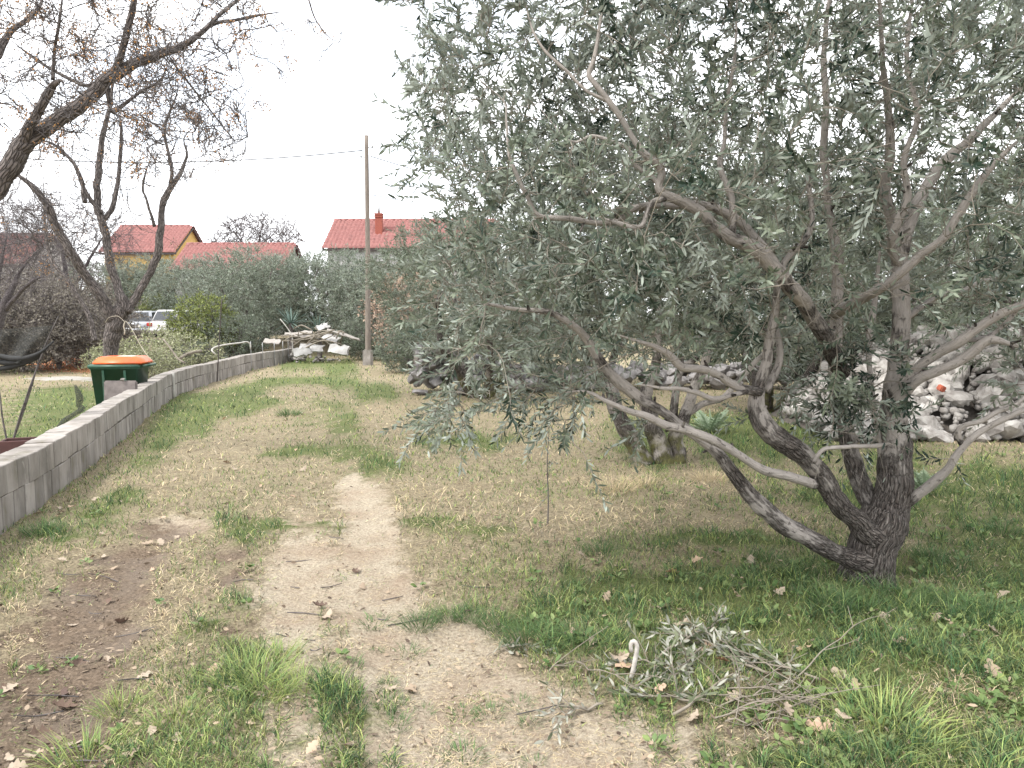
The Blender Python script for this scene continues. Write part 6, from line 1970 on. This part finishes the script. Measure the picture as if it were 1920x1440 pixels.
# ------------------------------------------------------------------ small plants
def thistle(px, py, s, label, seed):
    rng = np.random.default_rng(seed)
    c = gnd(px, py)
    n, per = 16, 9
    O, Dr, Nm, L, W = [], [], [], [], []
    for k in range(n):
        a = rng.uniform(0, 6.28); el = rng.uniform(.35, 1.3)
        d = np.array((math.cos(a) * math.cos(el), math.sin(a) * math.cos(el), math.sin(el))); Ln = rng.uniform(.22, .42)
        sd = unit(np.cross(d, (0, 0, 1))); up = np.cross(sd, d)
        for j in range(per):
            t = (j + .5) / per; p = d * Ln * t - np.array((0, 0, .25)) * (t ** 2) * Ln
            for s_ in (-1, 1):
                O.append(p); Dr.append(unit(d * .6 + sd * s_)); Nm.append(up); L.append(.07 * math.sin(math.pi * (.15 + .8 * t)) + .015); W.append(.018)
        O.append(d * 0); Dr.append(d); Nm.append(up); L.append(Ln); W.append(.03)
    me = leaf_mesh('leaves', np.array(O), np.array(Dr), np.array(Nm), np.array(L), np.array(W), rng, 6)
    root = empty('thistle_plant', (c[0], c[1], Hs(c[0], c[1])), 0, label, 'plant')
    root.scale = (s, s, s)
    link('leaves', me, MAT['thistle_leaf'], root, kind='stuff')
    tube_obj('stem', [np.array((0, 0, -.03)), np.array((.01, 0, .1)), np.array((.0, .01, .25))], [.014, .012, .004], 'thistle_stem', root, 6, .05)


MAT['thistle_stem'] = simple('thistle_stem', (.25, .32, .2), (.2, .26, .16))
thistle(1330, 812, 1.35, 'silvery lobed artichoke-like plant beside the mossy olive stems', 1)
thistle(1735, 935, .8, 'small silvery lobed plant right of the big olive trunk', 2)


def sapling():
    rng = np.random.default_rng(9)
    b = gnd(1027, 990)
    root = empty('sapling', (b[0], b[1], 0), 0, 'thin upright bare sapling stem in the dry grass', 'sapling')
    pts = [pix(x, y, b[1]) - np.array((b[0], b[1], 0)) for x, y in ((1027, 992), (1028, 930), (1026, 870), (1030, 800))]
    tube_obj('stem', pts, [.006, .005, .004, .002], 'melia_twig', root, 5, .08)
    S = np.array([pts[1], pts[2], pts[2], pts[3], pts[3], pts[1] * .5 + pts[2] * .5]); D = unit(rng.normal(0, 1, (6, 3)) + np.array((0, 0, .8))); L = rng.uniform(.08, .16, 6)
    CV = shoot_curves(S, D, L, rng)
    link('twigs', twig_mesh('twigs', [(CV, np.full((6, 5), .0016), 3)]), MAT['melia_twig'], root, kind='stuff')
    O, Dr, Nm, Ll, Lw = leaves_on(CV, L, rng, .035, .03, .008)
    link('leaves', leaf_mesh('leaves', O, Dr, Nm, Ll, Lw, rng, 6), MAT['olive_leaf'], root, kind='stuff')


sapling()


# ------------------------------------------------------------------ pruned branches on the ground
def cut_branch(px0, py0, px1, py1, lift, label, seed, leafy=1.0, r0=.007, group='cut olive branches on the grass', name='cut_branch', mat='pale_twig', n_side=7, dry=True):
    rng = np.random.default_rng(seed)
    a, b = gnd(px0, py0), gnd(px1, py1)
    a[2], b[2] = Hs(a[0], a[1]) + .015, Hs(b[0], b[1]) + .015 + lift * .4
    Ln = np.linalg.norm(b - a)
    m = (a + b) / 2 + np.array((rng.normal(0, .08) * Ln, rng.normal(0, .06) * Ln, lift))
    root = empty(name, (a[0], a[1], a[2]), 0, label, 'branch', group)
    t = np.linspace(0, 1, 8)[:, None]
    B = ((1 - t) ** 2 * a + 2 * t * (1 - t) * m + t ** 2 * b) - a
    B[1:-1] += rng.normal(0, .008, (6, 3))
    tube_obj('stem', list(B), list(np.linspace(r0, r0 * .35, 8)), mat, root, 7, .03)
    ci = rng.integers(1, 7, n_side)
    S = B[ci]; T = unit(b - a)
    D = unit(T * .8 + rng.normal(0, .6, (n_side, 3)) + np.array((0, 0, .12))); L = rng.uniform(.1, .28, n_side)
    CV = shoot_curves(S, D, L, rng, .1)
    CV[..., 2] = np.maximum(CV[..., 2], .006)
    link('twigs', twig_mesh('twigs', [(CV, np.linspace(.0026, .0012, 5)[None].repeat(n_side, 0), 4)]), MAT[mat], root, kind='stuff')
    if leafy > 0:
        S2 = np.concatenate([CV, B[None, [0, 2, 4, 6, 7]]]); L2 = np.append(L, Ln)
        O, Dr, Nm, Ll, Lw = leaves_on(S2, L2, rng, .024 / leafy, .058, .013)
        O[:, 2] = np.maximum(O[:, 2], .006)
        flip = rng.uniform(0, 1, len(O)) < .5
        Nm[flip] *= -1
        link('leaves', leaf_mesh('leaves', O, Dr, Nm, Ll, Lw, rng, 6), MAT['cut_leaf'], root, kind='stuff')


MAT['cut_leaf'] = leaf_mat('cut_leaf', (.075, .092, .052), (.17, .185, .115), (.34, .34, .285), .5, .1)
for k, (a, b, c, d, lf, ly, lab) in enumerate([
        (1230, 1240, 1360, 1160, .10, 1.0, 'leafy cut olive branch at the back of the pile, tip up'),
        (1290, 1200, 1480, 1260, .09, 1.1, 'leafy cut olive branch arching over the pile centre'),
        (1440, 1270, 1250, 1190, .12, 1.2, 'dense silvery cut olive branch topping the pile'),
        (1150, 1290, 1300, 1250, .05, .9, 'leafy cut branch lying at the pile side towards the bent stick'),
        (1260, 1330, 1410, 1250, .06, .9, 'cut olive branch with pale leaf undersides across the pile front'),
        (1540, 1290, 1360, 1230, .07, .7, 'thin cut olive branch on the trunk side of the pile'),
        (1330, 1310, 1190, 1300, .04, .8, 'small leafy cut sprig at the front of the pile'),
        (1380, 1190, 1250, 1280, .09, 1.0, 'cut branch crossing under the topmost silvery one'),
        (1130, 1310, 1010, 1325, .02, .6, 'flat cut sprig with white leaves pointing onto the bare track'),
        (1260, 1255, 1160, 1240, .05, .9, 'leafy cut sprig next to the bent white stick')]):
    cut_branch(a, b, c, d, lf * .4, lab, 500 + k, ly * .7)
for k, (a, b, c, d, lf) in enumerate([(1370, 1330, 1600, 1310, .03), (1340, 1345, 1560, 1330, .03), (1360, 1290, 1520, 1345, .06), (1390, 1310, 1545, 1345, .05), (1350, 1320, 1500, 1290, .06),
                                      (1400, 1280, 1500, 1340, .05), (1330, 1300, 1480, 1350, .05), (1420, 1350, 1570, 1320, .04), (1380, 1240, 1530, 1330, .05), (1360, 1350, 1520, 1360, .02)]):
    cut_branch(a, b, c, d, lf, 'bleached leafless cut twig in the tangled front of the pile', 530 + k, 0, .004, 'bare twigs in the pile', 'bare_twig', 'pale_twig', 4)
for k, (a, b, c, d, lf, lab) in enumerate([(1380, 1330, 1450, 1405, .01, 'thin forked pale twig trailing from the pile front onto short grass'), (1460, 1300, 1680, 1180, .12, 'long thin pale twig rising from the pile towards the trunk'),
                                           (1080, 1240, 1190, 1290, .05, 'wiry curved twig arching beside the bent stick'), (1030, 1250, 1120, 1240, .03, 'thin wiry twig at the edge of the bare track')]):
    cut_branch(a, b, c, d, lf, lab, 560 + k, 0, .0035, None, 'bare_twig', 'pale_twig', 3)
sd = gnd(1185, 1268)[1]
tag(tube_obj('bent_stick', P_([(1183, 1272, sd), (1188, 1252, sd), (1193, 1225, sd), (1194, 1210, sd), (1188, 1202, sd), (1183, 1208, sd), (1184, 1222, sd)], 0), [.010, .011, .011, .011, .011, .010, .009], 'white_stick', None, 8, .012)
    if MAT.setdefault('white_stick', simple('white_stick', (.46, .43, .39), (.33, .30, .27), .8, 40)) else None, 'white crook-shaped stick standing up beside the cut branches', 'stick')
cut_branch(912, 1212, 962, 1200, .01, 'tiny sprig of white-backed olive leaves beside the dark tufts', 590, 1.3, .002, None, 'leaf_sprig', 'pale_twig', 2)
rr = random.Random(15)
for k in range(26):
    px, py = rr.choice([(rr.uniform(560, 1000), rr.uniform(1020, 1420)), (rr.uniform(30, 320), rr.uniform(1050, 1430)), (rr.uniform(380, 620), rr.uniform(1000, 1200))])
    a = gnd(px, py); ang = rr.uniform(-.5, .5) + (math.pi if rr.random() < .5 else 0); Ln = rr.uniform(.06, .24)
    b = a + np.array((math.cos(ang), math.sin(ang), 0)) * Ln
    m = (a + b) / 2 + np.array((rr.uniform(-.02, .02), rr.uniform(-.02, .02), 0))
    pts = []
    for q in (a, m, b):
        pts.append(np.array((q[0], q[1], Hs(q[0], q[1]) + .008)))
    tag(tube_obj('dry_twig', pts, [.0032, .003, .002], 'melia_twig', None, 5, .03), 'small dark dry twig lying flat on the wheel tracks', 'twig', 'dry twigs on the tracks')


# ------------------------------------------------------------------ fallen oak leaves
def oak_leaf_mesh(seed):
    r = random.Random(seed)
    n = 11
    out = []
    for k in range(n):
        t = k / (n - 1)
        w = .30 * math.sin(math.pi * min(1, t * .93 + .05)) ** .8 * (1 + .38 * math.sin(t * 20 + seed)) * r.uniform(.85, 1.15)
        out.append((t, max(w, .015)))
    V, q = [], []
    c1, c2, c3 = r.uniform(-.3, .9), r.uniform(-.5, 1.0), r.uniform(-1.2, 1.2)
    for t, w in out:
        z0 = c1 * (t - .5) ** 2 + .02 * r.uniform(-1, 1)
        sk_ = c3 * .2 * (t - .5)
        V += [(t - .5, -w + sk_, z0 + c2 * w * .9 + r.uniform(-.03, .03)), (t - .5, sk_, z0), (t - .5, w + sk_, z0 + c2 * w * .6 + r.uniform(-.03, .05))]
    for k in range(n - 1):
        for s in (0, 1): q.append((k * 3 + s, k * 3 + s + 1, k * 3 + 4 + s, k * 3 + 3 + s))
    b = len(V)
    V += [(-.5, -.008, out[0][1] * 0), (-.68, -.008, .03), (-.68, .008, .03), (-.5, .008, 0)]
    q.append((b, b + 1, b + 2, b + 3))
    V = np.array(V); V[:, 2] -= V[:, 2].min()
    return new_mesh('fallen_leaf', V, [np.array(q)], {'var': np.full(len(V), r.random())}, False)


def fallen_leaves():
    r = random.Random(99)
    OAK = {}
    for mt in ('oak_leaf', 'oak_leaf_brown', 'dark_leaf', 'oak_leaf_mid'):
        OAK[mt] = []
        for k in range(8):
            me = oak_leaf_mesh(k * 7 + len(OAK) * 31); me.materials.append(MAT[mt]); OAK[mt].append(me)
    def put(px, py, s, mt, lab, grp, tilt=.25, lift=.012):
        c = gnd(px, py)
        if mt == 'oak_leaf' and r.random() < .3: mt = 'oak_leaf_mid'
        px += r.uniform(-14, 14); py += r.uniform(-8, 8); c = gnd(px, py); s *= r.uniform(.65, 1.15)
        o = link('fallen_leaf', r.choice(OAK[mt]), None, None, (c[0], c[1], Hs(c[0], c[1]) + lift * r.uniform(.2, 1.1)), (r.uniform(-tilt, tilt), r.uniform(-tilt, tilt), r.uniform(0, 6.28)), None, s * r.uniform(.85, 1.15))
        tag(o, lab, 'leaf', grp)
    trk = [(430, 1305), (445, 1300), (150, 1365), (290, 1380), (330, 1385), (370, 1385), (60, 1392), (20, 1415), (40, 1428), (250, 1412), (10, 1285), (130, 1160), (205, 1225), (730, 1270), (760, 1270), (120, 1058),
           (260, 1265), (420, 1255), (665, 1060), (690, 1090), (600, 1150), (640, 1395)]
    for px, py in trk:
        lab, grp = (('bleached fallen oak leaf lying on the brown muddy track', 'bleached leaves on the mud') if px < 300 else
                    ('bleached fallen oak leaf in the grassy strip between the wheel tracks', 'bleached leaves between the tracks') if px < 560 else
                    ('bleached fallen oak leaf lying on the pale bare track', 'bleached leaves on the pale track'))
        put(px, py, .07, 'oak_leaf', lab, grp)
    for px, py in [(20, 1283), (110, 1290), (130, 1300), (660, 1058), (80, 1355), (210, 1120), (225, 1145), (470, 972), (150, 1240), (590, 1120)]:
        put(px, py, .09, 'dark_leaf', 'dark curled fallen leaf on the muddy wheel track', 'dark leaves on the muddy track', .5)
    for px, py in [(405, 1260), (575, 1410), (1530, 1385), (1340, 1220), (1355, 1245), (1500, 1230), (1590, 1225), (1265, 1075), (1300, 1070), (1460, 1125), (1250, 1300), (1175, 1250)]:
        put(px, py, .10, 'oak_leaf_brown', 'brown curled fallen oak leaf resting in green grass', 'brown leaves in the grass', .7, .03)
    gl = [(1305, 1345), (1320, 1340), (1500, 1290), (1548, 1300), (1560, 1330), (1605, 1305), (1470, 1340), (1440, 1335), (1290, 1172), (1275, 1180), (1085, 1190), (1038, 1195), (1123, 1200), (1640, 1180), (1655, 1190),
          (1690, 1230), (1640, 1215), (1760, 1185), (1765, 1190), (1840, 1205), (1870, 1200), (1880, 1140), (1475, 1130), (1410, 1060), (1290, 1050), (1330, 1045), (1850, 1290), (1725, 1350), (1735, 1370), (1590, 1365), (1580, 1280),
          (1620, 1245), (1800, 1215), (1160, 1245), (1170, 1235), (1195, 1280), (1230, 1320), (1345, 1285), (1410, 1320), (1385, 1300), (1425, 1355), (1510, 1325), (1080, 1055), (1150, 1130), (1255, 1140)]
    for px, py in gl:
        if px < 1170 and py < 1210: lab, grp = 'pale buff oak leaf caught in the dark tufts edging the bare track', 'pale leaves in the dark tufts'
        elif px < 1625 and py > 1225: lab, grp = 'pale buff oak leaf lying among the cut olive branches', 'pale leaves in the branch pile'
        elif px < 1625: lab, grp = 'pale buff oak leaf in the shaded turf between low limb and branch pile', 'pale leaves under the low limb'
        else: lab, grp = 'pale buff oak leaf in the tall grass before and right of the big trunk', 'pale leaves by the big trunk'
        put(px, py, .085, 'oak_leaf', lab, grp, .7, .03)
    for k in range(40):
        px, py = (r.uniform(30, 330), r.uniform(930, 1060)) if k < 20 else (r.uniform(330, 560), r.uniform(760, 980))
        put(px, py, .075, r.choice(['oak_leaf', 'oak_leaf', 'oak_leaf_brown']), 'crisp buff leaf in the dry verge along the block wall', 'leaves in the verge by the wall', .6, .025)


fallen_leaves()
print('objects', len(bpy.data.objects), 'tris', sum(len(m.loops) - 2 * len(m.polygons) for m in bpy.data.meshes))
